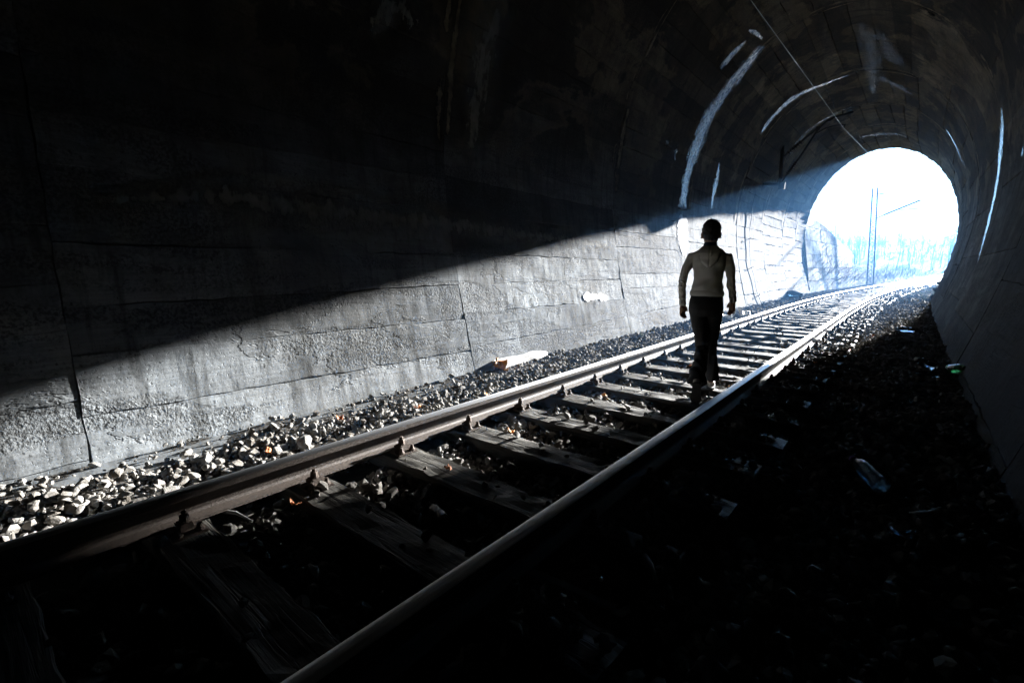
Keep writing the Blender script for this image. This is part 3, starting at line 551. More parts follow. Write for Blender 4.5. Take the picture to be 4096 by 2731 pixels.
mast((8.6, 92, 0.3), 0.0, 7.15, -1, 'far overhead line arm showing at the right edge of the portal')
# thin cable clipped down the left wall
cb = tag(empty('wall_cable', (0, 0, 0)), 'thin black cable hanging down the sunlit wall near the portal', 'cable')
pts = [(s_, 18.3 + 0.10 * math.sin(2.3 * s_) + 0.05 * math.sin(6.1 * s_) + (0.5 * (0.8 - s_) if s_ < 0.8 else 0)) for s_ in np.linspace(4.2, 0.32, 40)]
part(cb, MB().tube([lin(s_, y_, -0.045) for s_, y_ in pts], 0.010, 6), 'strand', M['cable'])
for s_, y_ in (pts[16], pts[26], pts[36]): part(cb, MB().tube([lin(s_, y_, 0.0), lin(s_ + 0.02, y_ - 0.03, -0.09), lin(s_ + 0.10, y_ + 0.10, -0.10)], 0.012, 5), 'hook', M['iron'])
# ================================================================== litter
def gz(x, y): return bedz(x, y) + nz(x - off(y), y)
def bottle(loc, rot, L, R, mat, label, capmat=None, crush=0.0, cap=True, group=None):
    o = empty('plastic_bottle', loc); o.rotation_euler = rot; tag(o, label, 'bottle', group)
    pr = [(R * .7, 0), (R * .98, L * .03), (R, L * .12), (R * .95, L * .2), (R, L * .28), (R * .95, L * .36), (R, L * .44), (R * .95, L * .52), (R, L * .6), (R * .8, L * .74), (R * .45, L * .86), (R * .36, L * .9), (R * .36, L * .955)]
    mb = MB().lathe(pr, 16)
    mb.v = [(x * (1 - crush * math.sin(z / L * 3.1)), y * (1 + 0.3 * crush), z) for x, y, z in mb.v]
    mb.build('body', mat, o, True)
    if cap: MB().lathe([(R * .42, L * .94), (R * .44, L * .945), (R * .44, L), (R * .40, L * 1.005)], 12).build('cap', capmat or M['white_plastic'], o)
    return o
HALF = math.pi / 2
bottle((2.10, 12.45, gz(2.1, 12.45) + .085), (HALF, 0, math.radians(-75)), .34, .055, M['pet'], 'clear bottle lying alone in shade right of the track', crush=.1)
bottle((2.28, 7.88, gz(2.3, 8) + .07), (math.radians(65), 0, math.radians(-55)), .27, .052, M['pet'], 'clear bottle propped beside the green bottle at right wall')
bottle((2.42, 7.95, gz(2.4, 8) + .07), (math.radians(75), 0, math.radians(25)), .29, .055, M['pet_green'], 'green plastic bottle lying against the foot of right wall', M['pet_green'])
bottle((2.31, 7.52, gz(2.3, 7.5) + .05), (HALF, 0, math.radians(-80)), .24, .036, M['pet'], 'flattened clear bottle in front of the green bottle', crush=.5, cap=False)
bottle((1.93, 3.44, gz(1.93, 3.4) + .06), (math.radians(82), 0, math.radians(-148)), .33, .052, M['pet_blue'], 'bluish bottle in deep shade beside a thin white stick', M['purple_cap'], crush=.25)
bottle((0.20, 1.56, gz(.2, 1.56) + .055), (math.radians(96), 0, math.radians(-112)), .27, .036, M['pet_blue'], 'narrow blue bottle lying between the rails in foreground', M['pet_blue'])
bottle((0.88, 9.52, .03), (HALF, 0, math.radians(-70)), .24, .046, M['white_plastic'], 'white bottle with purple cap lying beside the right rail', M['purple_cap'])
bottle((0.86, 11.1, .02), (HALF, 0, math.radians(-60)), .17, .045, M['white_plastic'], 'short white bottle behind the purple-capped one by right rail', M['white_plastic'])
def scrap(name, loc, size, mat, label, cat, rz=0.0, curl=0.3, th=0.004, seed=1, group=None, tilt=(0, 0)):
    R = random.Random(seed); nx, ny = 7, 5; V = []
    for side in (0, 1):
        for j in range(ny + 1):
            for i in range(nx + 1):
                u, v = i / nx - .5, j / ny - .5; e = 1 + 0.10 * math.sin(9 * u + seed) * math.sin(7 * v + 2 * seed)
                z = curl * size[0] * (u * u + 0.4 * u * v) + 0.10 * curl * size[1] * math.sin(11 * v + seed) + 0.05 * size[0] * math.sin(8 * u + 5 * v + seed); V.append((u * size[0] * e, v * size[1] * (1 + .12 * math.sin(5 * u + seed)), z - side * th))
    m = nx + 1; k = m * (ny + 1); F = [(j * m + i, j * m + i + 1, (j + 1) * m + i + 1, (j + 1) * m + i) for j in range(ny) for i in range(nx)]; F += [tuple(k + a for a in reversed(f)) for f in F]
    bd = [i for i in range(m)] + [j * m + nx for j in range(1, ny + 1)] + [ny * m + i for i in range(nx - 1, -1, -1)] + [j * m for j in range(ny - 1, 0, -1)]
    F += [(bd[(q + 1) % len(bd)], bd[q], k + bd[q], k + bd[(q + 1) % len(bd)]) for q in range(len(bd))]
    o = mesh_obj(name, V, F, mat, None, True, loc=loc); o.rotation_euler = (tilt[0], tilt[1], rz); return tag(o, label, cat, group)
# long white foam roll by the wall with an amber leaf stuck in its end
V = []; F = []; na = 9
fr = tag(empty('foam_sheet', (-2.06, 5.05, -0.02)), 'long white foam sheet curled against the foot of left wall', 'foam sheet')
for side in (0, 1):
    for i in range(13):
        for k in range(na):
            a = math.radians(-15 + 120 * k / (na - 1)); rr = 0.15 - 0.012 * side + 0.006 * math.sin(i * 1.3 + k); V.append((-0.02 + rr * math.cos(a) * 0.9 + 0.01 * math.sin(i), -0.52 + 1.02 * i / 12 + 0.03 * math.sin(k * 1.7 + side), rr * math.sin(a) * 0.5 + 0.01 * math.sin(i * .9)))
for i in range(12):
    for k in range(na - 1):
        a = i * na + k; q = (a, a + 1, a + na + 1, a + na); F += [q, tuple(x + 13 * na for x in reversed(q))]
    for k in (0, na - 1): a = i * na + k; F.append((a, a + na, a + na + 13 * na, a + 13 * na))
for i in (0, 12):
    for k in range(na - 1): a = i * na + k; F.append((a, a + 1, a + 1 + 13 * na, a + 13 * na))
mesh_obj('sheet', V, F, M['foam'], fr, True)
scrap('leaf', (-1.93, 4.47, 0.035), (0.15, 0.12), M['amber'], 'big amber dry leaf curled at the end of the white foam sheet', 'leaf', 0.6, 1.6, 0.003, 4, None, (0.9, 0.2))
LV = [(-1.15, 3.35, 'small orange leaf on stones between left rail and foam sheet'), (-1.62, 2.05, 'orange leaf on ballast nearest the wall ledge in foreground'), (-1.35, 1.35, 'nearest orange leaf on the lit ballast left of the rails'),
      (-0.35, 2.75, 'orange leaf on lit stones just right of left rail, third bay'), (-0.2, 1.95, 'dim brown leaf between the rails at the shadow edge'), (-0.52, 1.12, 'bright orange leaf by the foot of left rail, nearest bay'),
      (-0.3, 4.15, 'brown leaf between the rails in front of the walker'), (0.25, 5.6, 'orange leaf on stones just past the walker'), (-0.15, 6.2, 'brown leaf between the rails beyond the walker'), (0.55, 5.45, 'orange leaf beside right rail at the walker\'s foot'),
      (-1.4, 2.7, 'brown leaf on the lit ballast left of the rails'), (1.05, 7.6, 'brown leaf just right of right rail in sun'), (1.3, 9.2, 'orange leaf on sunlit ballast right of the white bottle'), (1.5, 11.2, 'far brown leaf on the sunlit right shoulder')]
for k, (x, y, lb) in enumerate(LV):
    scrap('leaf', (x, y, gz(x, y) + 0.05 + (0.02 if abs(x) < 1.2 else 0)), (0.055, 0.04), M['amber'] if k % 3 == 0 else M['leaf'], lb, 'leaf', k * 1.3, 1.2, 0.002, k + 2, 'fallen leaves on the ballast', (0.5 * math.sin(k), 0.5 * math.cos(k)))
scrap('plastic_bag', (-1.42, 13.7, gz(-1.4, 13.7) + .10), (0.42, 0.28), M['white_plastic'], 'crumpled white plastic bag beside the left rail', 'bag', 0.9, 0.9, 0.01, 9, None, (0.3, 0.5))
scrap('plastic_bag', (-1.52, 12.6, gz(-1.5, 12.6) + .08), (0.25, 0.2), M['white_plastic'], 'smaller white plastic scrap nearer the walker by left rail', 'bag', 0.3, 0.9, 0.01, 6, None, (0.3, 0.2))
scrap('paper_scrap', (1.16, 13.2, gz(1.16, 13.2) + .05), (0.2, 0.14), M['paper'], 'flat white paper scrap in sun right of the track', 'paper', 0.4, .4, 0.003, 3)
scrap('foam_cup', (2.16, 23.0, gz(2.16, 23) + .1), (0.2, 0.18), M['foam'], 'round white litter lump in sun near right portal foot', 'litter', 0.2, 1.5, 0.05, 5)
scrap('foam_cup', (2.36, 22.3, gz(2.36, 22.3) + .09), (0.18, 0.14), M['foam'], 'second white litter lump closer to the right wall', 'litter', 1.2, 1.5, 0.05, 8)
scrap('paper_scrap', (2.24, 4.28, gz(2.24, 4.28) + .05), (0.11, 0.05), M['paper'], 'pale leaf-shaped scrap in shade by right wall', 'paper', 0.9, .8, 0.003, 12, None, (0.3, 0.3))
tag(MB().tube([(2.05, 3.14, gz(2.05, 3.14) + .05), (2.17, 3.23, gz(2.17, 3.23) + .055)], 0.0045, 6).build('white_stick', M['white_plastic'], None, True), 'thin shiny white stick by the shaded bluish bottle', 'stick')
scrap('plastic_piece', (2.02, 2.78, gz(2.02, 2.78) + .05), (0.085, 0.06), M['pet_blue'], 'glinting ribbed plastic piece in the dark right foreground', 'litter', 0.2, .9, 0.004, 5)
scrap('paper_scrap', (1.19, 1.58, gz(1.19, 1.58) + .055), (0.07, 0.035), M['paper'], 'pale rectangular scrap with a hole near the grey lath', 'paper', 1.0, .3, 0.004, 2)
tag(MB().box((0.97, 1.50, -0.005), (0.44, 0.030, 0.014), Euler((0.1, 0.02, 0.10))).box((0.80, 1.48, -0.003), (0.16, 0.034, 0.012), Euler((0.1, 0.05, 0.13))).build('wooden_lath', M['greyplank']), 'grey wooden lath lying in the dark right foreground', 'lath')
rod = tag(empty('metal_rod', (0.94, 1.56, 0)), 'thin metal rod with a shiny rounded end in dark foreground', 'rod'); rod.location = (0, 0, 0)
part(rod, MB().tube([(0.93, 1.555, 0.0), (1.07, 1.62, 0.005)], 0.005, 8), 'shaft', M['iron']); part(rod, MB().lathe([(0.006, -0.008), (0.0095, 0), (0.006, 0.008)], 10, Matrix.Translation((1.072, 1.622, 0.005))), 'tip', M['polish'])
tag(MB().tube([(1.14, 1.90, 0.0), (1.19, 1.83, 0.012), (1.25, 1.76, 0.0)], [0.013, 0.017, 0.011], 7).build('broken_stick', M['greyplank'], None, True), 'short pale broken stick above the grey lath', 'stick')
tag(MB().tube([(-0.72, 0.84, -0.005), (-0.62, 0.87, 0.01), (-0.50, 0.90, -0.005)], [0.010, 0.008, 0.005], 6).build('twig', M['greyplank'], None, True), 'dry twig half lit near the foot of left rail', 'twig')
tag(MB().tube([(-0.52, 1.02, 0.0), (-0.45, 1.03, 0.012), (-0.40, 1.06, 0.0)], [0.005, 0.006, 0.004], 6).build('twig', M['greyplank'], None, True), 'tiny forked twig on stones behind the bigger twig', 'twig')
def boulder(loc, size, label, seed, mat='dark_rock', name='rock', cat='rock', group=None):
    rg = np.random.default_rng(seed); v, f = rock_proto(rg, 40, 0.8); o = mesh_obj(name, (v * np.array(size)).tolist(), f.tolist(), M[mat], None, False, loc=loc); o.rotation_euler = (0, 0, seed); return tag(o, label, cat, group)
boulder((-1.90, 23.4, 0.08), (0.42, 0.3, 0.30), 'dark rock heap at the foot of sunlit left wall', 3)
scrap('plastic_scrap', (-1.62, 22.2, 0.1), (0.4, 0.2), M['pet_blue'], 'blue plastic scrap beside the dark rock at left wall', 'litter', 0.2, .8, 0.01, 4)
for k, (x, y, z, sz, lb) in enumerate([(2.86, 26.9, 0.05, .32, 'lowest dark boulder at the right foot of the portal'), (2.92, 27.6, 0.35, .26, 'middle dark boulder at the right foot of the portal'), (3.02, 27.8, 0.62, .2, 'topmost dark boulder at the right foot of the portal')]): boulder((x, y, z), (sz, sz * .8, sz * .8), lb, k + 20)
boulder((-1.36, 1.62, -0.01), (.10, .07, .06), 'large pale stone by the near end of left rail', 9, 'stone'); boulder((0.02, 3.35, 0.025), (.05, .045, .04), 'rounded brown stone lying on a lit sleeper', 14, 'stone')

# ================================================================== vegetation outside
def branches(rg, n_stems, Hh, spread, depth, thin=1.0, straight=0.85):
    segs = []
    def grow(p, d, L, r, lev):
        k = 3 if lev else 4; q = p.copy()
        for i in range(k):
            d = (d + rg.normal(size=3) * (1 - straight) * 0.6 + np.array([0, 0, 0.04])); d /= np.linalg.norm(d); e = q + d * L / k; segs.append((q.copy(), e.copy(), r * (1 - i / k * 0.5), r * (1 - (i + 1) / k * 0.5))); q = e
            if lev < depth and (i > 0 or lev > 0):
                for _ in range(2 if lev == 0 else 1 + (rg.random() < 0.5)):
                    nd = d + rg.normal(size=3) * 0.65; nd[2] = abs(nd[2]) * 0.9; nd /= np.linalg.norm(nd); grow(q, nd, L * rg.uniform(0.35, 0.6), r * 0.5, lev + 1)
    for _ in range(n_stems):
        a = rg.uniform(0, 6.28); b = rg.uniform(0, spread * 0.3); d0 = np.array([math.cos(a) * spread * rg.random(), math.sin(a) * spread * rg.random(), 1.0]); d0 /= np.linalg.norm(d0)
        grow(np.array([math.cos(a) * b, math.sin(a) * b, -0.1]), d0, Hh * rg.uniform(0.7, 1.0), 0.014 * Hh ** 0.6 * thin, 0)
    return segs
def seg_mesh(name, segs, mat):
    A = np.array([q[0] for q in segs]); B = np.array([q[1] for q in segs]); ra = np.array([q[2] for q in segs]); rb = np.array([q[3] for q in segs])
    t = B - A; t /= np.linalg.norm(t, axis=1)[:, None] + 1e-9; u = np.cross(t, [0.3, 0.9, 0.2]); u /= np.linalg.norm(u, axis=1)[:, None] + 1e-9; v = np.cross(t, u); V = []
    for k in range(3):
        c, s = math.cos(k * 2.094), math.sin(k * 2.094); V.append(A + (u * c + v * s) * ra[:, None])
    for k in range(3):
        c, s = math.cos(k * 2.094), math.sin(k * 2.094); V.append(B + (u * c + v * s) * rb[:, None])
    V = np.stack(V, 1).reshape(-1, 3); base = np.arange(len(segs))[:, None, None] * 6; T = np.array([(0, 1, 4), (0, 4, 3), (1, 2, 5), (1, 5, 4), (2, 0, 3), (2, 3, 5)])[None] + base
    o = np_obj(name, V, T.reshape(-1, 3), mat); me = o.data; bpy.data.objects.remove(o); return me
rgv = np.random.default_rng(17)
SHRUB = [seg_mesh('bare_shrub', branches(rgv, 11, 1.5, 1.1, 2, 0.55, 0.7), M['twig']) for _ in range(4)]
def split_tree(rg, Hh):
    sg = branches(rg, 1, Hh, 0.12, 3, 0.75, 0.9); tr = sg[:4] if True else sg
    trunk = [q for q in sg if q[2] > 0.011 * Hh ** 0.6 * 0.6]; crown = [q for q in sg if q[2] <= 0.011 * Hh ** 0.6 * 0.6]
    return seg_mesh('trunk', trunk, M['bark']), seg_mesh('crown', crown, M['twig'])
TREE = [split_tree(rgv, 7.0) for _ in range(4)]
RV = random.Random(9)
# shrubs on the bank above the wing wall, round the mast and along the far left side of the track
BUSH = [(-2.9, 30.6, 1.3), (-2.7, 31.8, 1.5), (-2.5, 33.0, 1.4), (-2.3, 34.2, 1.3), (-2.3, 35.6, 1.3), (-2.1, 37.0, 1.2), (-1.95, 38.6, 1.1), (-1.9, 40.2, 1.1), (-1.8, 41.8, 1.1), (-1.7, 43.4, 1.1)]
BUSH2 = [(-1.9, 45.6, 1.1), (-1.2, 47.2, 0.8), (-0.7, 48.2, 0.75), (-0.3, 49.4, 0.7), (-0.9, 50.8, 0.8), (0.0, 51.8, 0.8), (-0.6, 53.5, 1.2), (0.2, 55.0, 0.9), (0.5, 57.5, 0.9), (-0.2, 59.0, 1.1), (0.9, 61.0, 0.9), (1.2, 64.0, 0.9), (0.4, 66, 1.2), (1.7, 68.0, 0.9), (2.2, 72.0, 1.0), (2.7, 76.0, 1.0), (1.6, 79, 1.3), (3.3, 82.0, 1.1)]
for lst, lab, grp in ((BUSH, 'bare twiggy shrub on the bank top behind the wing wall', 'bare shrubs above the wing wall'), (BUSH2, 'bare tangled shrub in haze along the left side of the track', 'bare shrubs along the track outside')):
    for x, y, sc in lst:
        o = link(bpy.data.objects.new('bare_shrub', RV.choice(SHRUB))); o.location = (x, y, terrain(x, y) - 0.05); o.scale = (sc, sc, sc * RV.uniform(0.85, 1.15)); o.rotation_euler = (0, 0, RV.uniform(0, 6.28)); tag(o, lab, 'shrub', grp)
TR = [(-3.6, 52, .8), (-2.2, 57, .7), (-1.2, 62, .75), (-0.2, 66, .8), (0.5, 71, .7), (-1.6, 74, .95), (1.0, 78, .9), (2.2, 84, .8), (0.2, 88, 1.0), (3.0, 94, .9), (4.5, 101, .8), (1.6, 104, 1.1), (6.0, 110, .9), (3.4, 116, 1.1), (13, 70, .9), (16, 84, 1.0), (15, 100, 1.0), (19, 118, 1.1), (22, 95, 1.2), (26, 130, 1.2)]
for k, (x, y, sc) in enumerate(TR):
    o = empty('bare_tree', (x, y, terrain(x, y) - 0.1), RV.uniform(0, 6.28)); o.scale = (sc,) * 3; a, b = TREE[k % 4]
    tag(o, 'slender leafless tree fading into blue haze left of the far track' if x < 8 else 'leafless tree on the hazy slope right of the far track', 'tree', 'bare trees left of the far track' if x < 8 else 'bare trees on the right slope')
    link(bpy.data.objects.new('trunk', a), o); link(bpy.data.objects.new('crown', b), o)
# a far wood that reads as one mass
sg = []
rw = np.random.default_rng(31)
for _ in range(420):
    y = rw.uniform(118, 215); x = rw.uniform(-35, 75); z = terrain(x, y); h = rw.uniform(4, 7.5); b = np.array([x, y, z - 0.3]); lean = rw.normal(size=2) * 0.4; tpt = b + np.array([lean[0], lean[1], h]); sg.append((b, tpt, 0.10, 0.03))
    for _k in range(9):
        u = rw.uniform(0.3, 0.95); q = b + (tpt - b) * u; d = rw.normal(size=3) * 0.8; d[2] = abs(d[2]) + 0.4; e = q + d * (1.3 - u) * 1.6; sg.append((q, e, 0.035, 0.008))
        for _j in range(3): d2 = rw.normal(size=3) * 0.5; sg.append(((q + e) / 2, (q + e) / 2 + d2, 0.018, 0.006))
me = seg_mesh('far_woodland', sg, M['twig']); tag(link(bpy.data.objects.new('far_woodland', me)), 'bare woodland on the far hazy hillside', 'woodland', kind='stuff')
# grass beside and between the rails outside
gv = []; gt = []
rg_ = np.random.default_rng(8)
def tuft(x, y, z, n_, h):
    for _ in range(n_):
        a = rg_.uniform(0, 6.28); b = rg_.uniform(0, 0.07); hx, hy = x + b * math.cos(a), y + b * math.sin(a); w = 0.006; hh = h * rg_.uniform(0.5, 1.1); l = rg_.normal(size=2) * 0.45 * hh; k = len(gv)
        gv.extend([(hx - w * math.sin(a), hy + w * math.cos(a), z), (hx + w * math.sin(a), hy - w * math.cos(a), z), (hx + l[0], hy + l[1], z + hh)]); gt.append((k, k + 1, k + 2))
for _ in range(1500):
    y = rg_.uniform(24, 60); u = rg_.choice([rg_.normal(1.9, 0.45), rg_.normal(0, 0.35), rg_.normal(-1.6, 0.3)], p=[0.6, 0.25, 0.15]); x = u + off(y)
    if y < 28 and (u < 0.9 or u > 2.3): continue
    if math.sin(1.9 * y + 2.3 * u) + math.sin(0.8 * y - 3 * u) < -0.2: continue
    tuft(x, y, max(gz(x, y), terrain(x, y) if y > 28 else -1) - 0.01, 10, 0.09)
for x, y in ((1.42, 3.95), (1.6, 5.2), (-1.75, 8.2)): tuft(x, y, gz(x, y), 4, 0.16)
tag(np_obj('grass', np.array(gv), np.array(gt), M['grass']), 'short green grass growing beside the track outside', 'grass', kind='stuff')

# ================================================================== the walker
def remeshed(name, mb_list, vox, mat, parent, smooth_it=6, post=None, thickness=None):
    vs_ = []; fs = []
    for mb in mb_list:
        b = len(vs_); vs_ += mb.v; fs += [tuple(i + b for i in q) for q in mb.f]
    me = bpy.data.meshes.new(name); me.from_pydata(vs_, [], fs); o = bpy.data.objects.new(name, me); COL.objects.link(o)
    bm = bmesh.new(); bm.from_mesh(me); bmesh.ops.recalc_face_normals(bm, faces=bm.faces); bm.to_mesh(me); bm.free()
    md = o.modifiers.new('r', 'REMESH'); md.mode = 'VOXEL'; md.voxel_size = vox
    if smooth_it: sm = o.modifiers.new('s', 'SMOOTH'); sm.iterations = smooth_it; sm.factor = 0.5
    dg = bpy.context.evaluated_depsgraph_get(); me2 = bpy.data.meshes.new_from_object(o.evaluated_get(dg)); bpy.data.objects.remove(o); me2.name = name
    n = len(me2.vertices); co = np.empty(n * 3, np.float32); me2.vertices.foreach_get('co', co); co = co.reshape(-1, 3); nr = np.empty(n * 3, np.float32); me2.vertices.foreach_get('normal', nr); nr = nr.reshape(-1, 3)
    if post is not None: co = co + nr * post(co)[:, None]; me2.vertices.foreach_set('co', co.astype(np.float32).ravel())
    me2.materials.clear(); me2.materials.append(mat); me2.polygons.foreach_set('use_smooth', [True] * len(me2.polygons)); me2.update()
    return link(bpy.data.objects.new(name, me2), parent)
def ell(rings, n=20):                               # rings: (cx, cy, z, rx, ry)
    mb = MB(); V = [(cx + rx * math.cos(2 * math.pi * k / n), cy_ + ry_ * math.sin(2 * math.pi * k / n), z) for cx, cy_, z, rx, ry_ in rings for k in range(n)]; m = len(rings)
    mb.add(V, [(i * n + k, i * n + (k + 1) % n, (i + 1) * n + (k + 1) % n, (i + 1) * n + k) for i in range(m - 1) for k in range(n)] + [tuple(range(n - 1, -1, -1)), tuple((m - 1) * n + k for k in range(n))]); return mb
def limb(pts, rs, n=12): return MB().tube(pts, rs, n)
PY = math.radians(17.4)
per = tag(empty('person', (0.41, 4.82, -0.004), PY), 'person in pale hooded sweatshirt and dark flared trousers walking away along the sleepers', 'person')
# arm joints
LA = [(-0.160, 0.0, 1.365), (-0.203, -0.015, 1.26), (-0.232, -0.03, 1.13), (-0.228, 0.005, 1.02), (-0.218, 0.035, 0.905)]
RA = [(0.160, 0.0, 1.365), (0.190, -0.005, 1.27), (0.205, -0.01, 1.15), (0.222, 0.025, 1.05), (0.238, 0.06, 0.955)]
def hand(w, d, side):                               # wrist, direction of the hand, side of the thumb (+1 towards +x)
    w = Vector(w); d = Vector(d).normalized(); fwd = Vector((0.75 * side, 0.6, 0)); a = (fwd - d * fwd.dot(d)).normalized(); nrm = d.cross(a).normalized() * side   # a: towards the thumb, nrm: towards the palm side
    out = [limb([w - d * 0.03, w + d * 0.005, w + d * 0.045, w + d * 0.075], [0.024, 0.024, 0.030, 0.026], 10), MB().box(w + d * 0.055, (0.024, 0.062, 0.07), d.to_track_quat('Z', 'Y').to_euler())]
    for k, L in enumerate((0.066, 0.076, 0.070, 0.054)):
        b = w + d * 0.082 + a * (0.026 - 0.0175 * k); p1 = b + d * L * 0.42 + nrm * 0.006; p2 = p1 + (d * 0.8 + nrm * 0.6).normalized() * L * 0.34; p3 = p2 + (d * 0.45 + nrm * 0.9).normalized() * L * 0.26
        out.append(limb([b - d * 0.012, p1, p2, p3], [0.0098, 0.0092, 0.0085, 0.0065], 8))
    b = w + d * 0.022 + a * 0.024; q = b + (d * 0.75 + a * 0.5 + nrm * 0.2).normalized() * 0.036; out.append(limb([w + d * 0.015 + a * 0.012, b, q, q + (d * 0.95 + nrm * 0.35).normalized() * 0.03], [0.014, 0.0125, 0.0105, 0.0075], 8))
    return out
head = ell([(0, .005, 1.475, .028, .03), (0, .012, 1.487, .047, .058), (0, .010, 1.515, .060, .078), (0, .006, 1.55, .069, .090), (0, .004, 1.59, .075, .097), (0, 0, 1.63, .077, .100), (0, -.002, 1.665, .072, .094), (0, -.002, 1.69, .058, .076), (0, -.002, 1.707, .036, .048), (0, -.002, 1.714, .012, .016)], 20)
face = [limb([(0, .10, 1.60), (0, .118, 1.566), (0, .104, 1.555)], [.008, .013, .010], 8), limb([(-.022, .098, 1.527), (0, .104, 1.528), (.022, .098, 1.527)], [.005, .008, .005], 8), limb([(-.05, .088, 1.612), (.05, .088, 1.612)], .010, 8)]
ears = [ell([(s_ * .080, -.010, 1.540, .008, .009), (s_ * .081, -.012, 1.556, .009, .016), (s_ * .084, -.014, 1.582, .010, .019), (s_ * .081, -.012, 1.600, .007, .012)], 8) for s_ in (-1, 1)]
core = [ell([(0, -.004, 1.36, .085, .05), (0, -.006, 1.41, .075, .058), (0, -.006, 1.44, .055, .056), (0, 0, 1.49, .051, .054), (0, .002, 1.53, .052, .06)], 16),
        ell([(0, 0, .86, .125, .075), (0, 0, 1.0, .12, .075), (0, 0, 1.14, .11, .068), (0, .0, 1.3, .13, .075), (0, 0, 1.40, .12, .06)], 16)]
arms = [limb(LA, [.036, .034, .030, .028, .023]), limb(RA, [.036, .034, .030, .028, .023])]
LL = [(-.074, 0, .90), (-.045, .01, .70), (-.008, .008, .49), (-.016, -.14, .30), (-.030, -.285, .20)]
RL = [(.074, 0, .90), (.074, .07, .70), (.070, .13, .49), (.085, .20, .29), (.100, .265, .085)]
legs = [limb(LL, [.06, .048, .028, .028, .026]), limb(RL, [.06, .048, .028, .028, .026])]
remeshed('body', [head] + face + ears + core + arms + legs + hand(LA[-1], (0.03, 0.10, -1), 1) + hand(RA[-1], (0.0, 0.16, -1), -1), 0.0052, M['skin'], per, 2)
def hair_rough(co): return 0.003 * np.sin(co[:, 0] * 90 + co[:, 2] * 40) * np.sin(co[:, 2] * 75 - co[:, 1] * 50) + 0.003 * np.sin(co[:, 0] * 190 + co[:, 2] * 70) * np.sin(co[:, 2] * 150 + co[:, 1] * 90) + 0.003 * np.sin(co[:, 0] * 310 - co[:, 2] * 260)
hr = remeshed('hair', [ell([(0, -.052, 1.520, .045, .040), (0, -.030, 1.545, .063, .070), (0, -.022, 1.575, .076, .086), (0, -.014, 1.605, .083, .097), (0, -.008, 1.64, .085, .104), (0, -.005, 1.675, .077, .098), (0, -.004, 1.702, .058, .076), (0, -.004, 1.719, .032, .042), (0, -.004, 1.724, .012, .016)], 20)], 0.006, M['hair'], per, 3, hair_rough)
for s_ in (-1, 1): MB().lathe([(0.003, -0.006), (0.006, 0), (0.003, 0.006)], 8, Matrix.Translation((s_ * .088, -.004, 1.545))).build('earring', M['polish'], per, True)
def folds(co):
    x, y, z = co.T; d = 0.0045 * np.sin(z * 30 + x * 34 + y * 15) * np.sin(x * 15 - z * 13 + 0.6) + 0.003 * np.sin(z * 52 - x * 30) + 0.0016 * np.sin(z * 70 - x * 40 + 2.0 * np.sin(y * 30))
    arm = np.clip((np.abs(x) - 0.17) / 0.03, 0, 1); d = d * (1 - 0.7 * arm) + arm * 0.0026 * np.sin(z * 150 + x * 80 + y * 70) * np.exp(-((z - 1.10) / 0.10) ** 2) + arm * 0.0035 * np.sin(z * 170 + y * 50) * np.exp(-((z - 0.96) / 0.05) ** 2)
    return d + 0.006 * np.exp(-((z - 1.075) / 0.03) ** 2) * (1 - arm) * (0.6 + 0.4 * np.sin(x * 40 + y * 20))
torso = ell([(0, 0, 1.015, .150, .104), (0, 0, 1.05, .148, .104), (0, .0, 1.10, .139, .098), (0, .0, 1.16, .131, .092), (0, -.004, 1.24, .138, .095), (0, -.008, 1.31, .150, .098), (0, -.010, 1.36, .160, .092), (0, -.008, 1.40, .156, .078), (0, -.006, 1.43, .115, .064), (0, -.004, 1.455, .082, .060), (0, -.002, 1.472, .066, .056)], 24)
sl = [limb([(-.09, -.004, 1.375)] + LA[:4] + [(-.219, .032, .915)], [.042, .050, .045, .039, .036, .033], 14), limb([(.09, -.004, 1.375)] + RA[:4] + [(.237, .057, .965)], [.042, .050, .045, .039, .036, .033], 14)]
hood_ = remeshed('sweatshirt', [torso] + sl, 0.007, M['hoodie'], per, 7, folds)
V = ell([(0, 0, .992, .148, .104), (0, 0, 1.000, .156, .110), (0, 0, 1.022, .157, .110), (0, 0, 1.042, .153, .107), (0, 0, 1.048, .145, .101)], 28); V.build('waistband', M['hoodie'], hood_, True)
for P_, w_ in ((LA, (-.2185, .033, .912)), (RA, (.2375, .0585, .962))):
    a = Vector(w_); d = (Vector(P_[-1]) - Vector(P_[-2])).normalized(); MB().tube([a - d * .030, a - d * .026, a + d * .018, a + d * .022], [.031, .034, .033, .027], 14).build('cuff', M['hoodie'], hood_, True)
hd = [ell([(-.005, -.105, 1.265, .010, .012), (-.005, -.110, 1.29, .040, .020), (-.004, -.112, 1.325, .072, .028), (-.002, -.108, 1.365, .095, .036), (0, -.092, 1.405, .105, .045), (0, -.070, 1.435, .098, .050), (0, -.048, 1.46, .080, .045), (0, -.035, 1.475, .060, .036)], 22)]
def hoodfold(co): x, y, z = co.T; return 0.004 * np.sin(z * 60 - np.abs(x) * 25) * np.clip((1.44 - z) / 0.1, 0.2, 1) - 0.006 * np.exp(-(x / 0.008) ** 2)
remeshed('hood', hd, 0.006, M['hoodie'], hood_, 3, hoodfold)
ell([(0, -.006, 1.445, .070, .062), (0, -.004, 1.470, .064, .064), (0, 0, 1.495, .060, .062), (0, 0, 1.505, .056, .058)], 20).build('collar', M['collar'], per, True)
def tf(co):
    x, y, z = co.T; k = np.clip((0.75 - z) / 0.4, 0.15, 1)
    return k * (0.006 * np.sin(x * 75 + y * 60 + z * 9) + 0.004 * np.sin(z * 60 + x * 35)) + 0.004 * np.sin(z * 100 + 60 * y) * np.exp(-((z - .5) / .08) ** 2)
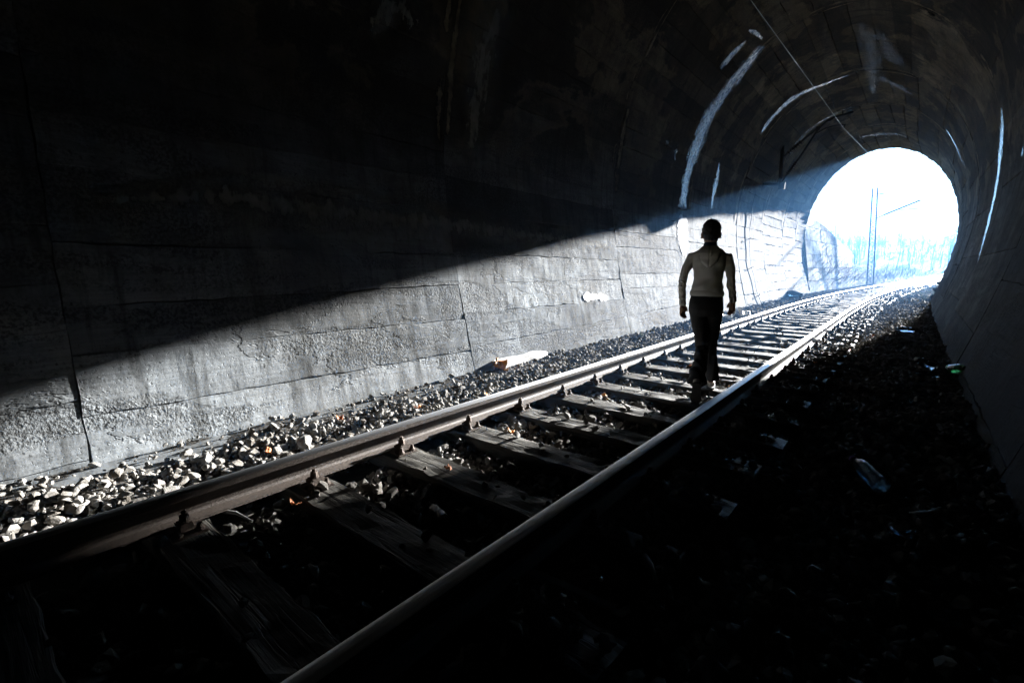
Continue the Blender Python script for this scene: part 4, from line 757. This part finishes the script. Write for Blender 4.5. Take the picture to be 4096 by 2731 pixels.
tro = [ell([(0, 0, .80, .143, .098), (0, -.012, .86, .158, .116), (0, -.014, .92, .158, .113), (0, -.006, .98, .149, .104), (0, 0, 1.03, .141, .098)], 24),
       limb([(-.074, -.008, .88), (-.045, .008, .72), (-.008, .012, .50), (-.014, -.10, .345), (-.034, -.215, .26), (-.030, -.275, .175)], [.088, .080, .062, .064, .076, .086], 16),
       limb([(.074, -.008, .88), (.074, .066, .72), (.070, .135, .50), (.082, .19, .33), (.100, .235, .185), (.102, .255, .125)], [.088, .078, .060, .062, .071, .078], 16)]
remeshed('trousers', tro, 0.0085, M['trousers'], per, 6, tf)
def shoe(M4, nm='shoe'):                            # toe along +y, sole at z = 0
    prof_ = [(-.125, .022, .062), (-.115, .034, .078), (-.08, .036, .092), (-.03, .034, .092), (.02, .039, .070), (.07, .045, .056), (.11, .041, .046), (.138, .026, .036), (.148, .010, .026)]
    mb = MB(); V = []; n = 12
    for y, w, h in prof_:
        for k in range(n): a = 2 * math.pi * k / n; V.append(M4 @ Vector((w * math.cos(a), y, max(0.016, 0.02 + (h - .02) * (0.5 + 0.5 * math.sin(a)) ** 0.8))))
    mb.add(V, [(i * n + k, i * n + (k + 1) % n, (i + 1) * n + (k + 1) % n, (i + 1) * n + k) for i in range(len(prof_) - 1) for k in range(n)] + [tuple(range(n - 1, -1, -1)), tuple((len(prof_) - 1) * n + k for k in range(n))])
    o = mb.build(nm, M['shoe'], per, True); sb = MB(); V = []
    for z in (0, .02):
        for y, w, h in prof_: V.append(M4 @ Vector((-w * 1.08, y * 1.03, z)))
        for y, w, h in reversed(prof_): V.append(M4 @ Vector((w * 1.08, y * 1.03, z)))
    k = len(prof_) * 2; sb.add(V, [tuple(range(k - 1, -1, -1)), tuple(range(k, 2 * k))] + [(i, (i + 1) % k, k + (i + 1) % k, k + i) for i in range(k)]); sb.build('sole', M['sole'], o); return o
shoe(Matrix.Translation((.103, .385, .004)))
shoe(Matrix.Translation((-.030, -.268, .0)) @ Matrix.Rotation(math.radians(-58), 4, 'X') @ Matrix.Translation((0, -.115, 0)))

# ================================================================== haze: the sunlit air
hz = MB().box((5, 140, 9.4), (330, 376, 22.0)).build('haze', None); tag(hz, 'pale blue haze in the air', kind='stuff')
mh = bpy.data.materials.new('haze_air'); mh.use_nodes = True; nt = mh.node_tree; nt.nodes.clear(); ov = nt.nodes.new('ShaderNodeOutputMaterial'); pv = nt.nodes.new('ShaderNodeVolumePrincipled')
pv.inputs['Color'].default_value = (0.17, 0.47, 1.0, 1); pv.inputs['Density'].default_value = 0.0048; pv.inputs['Anisotropy'].default_value = 0.1
nt.links.new(pv.outputs[0], ov.inputs['Volume']); hz.data.materials.append(mh)
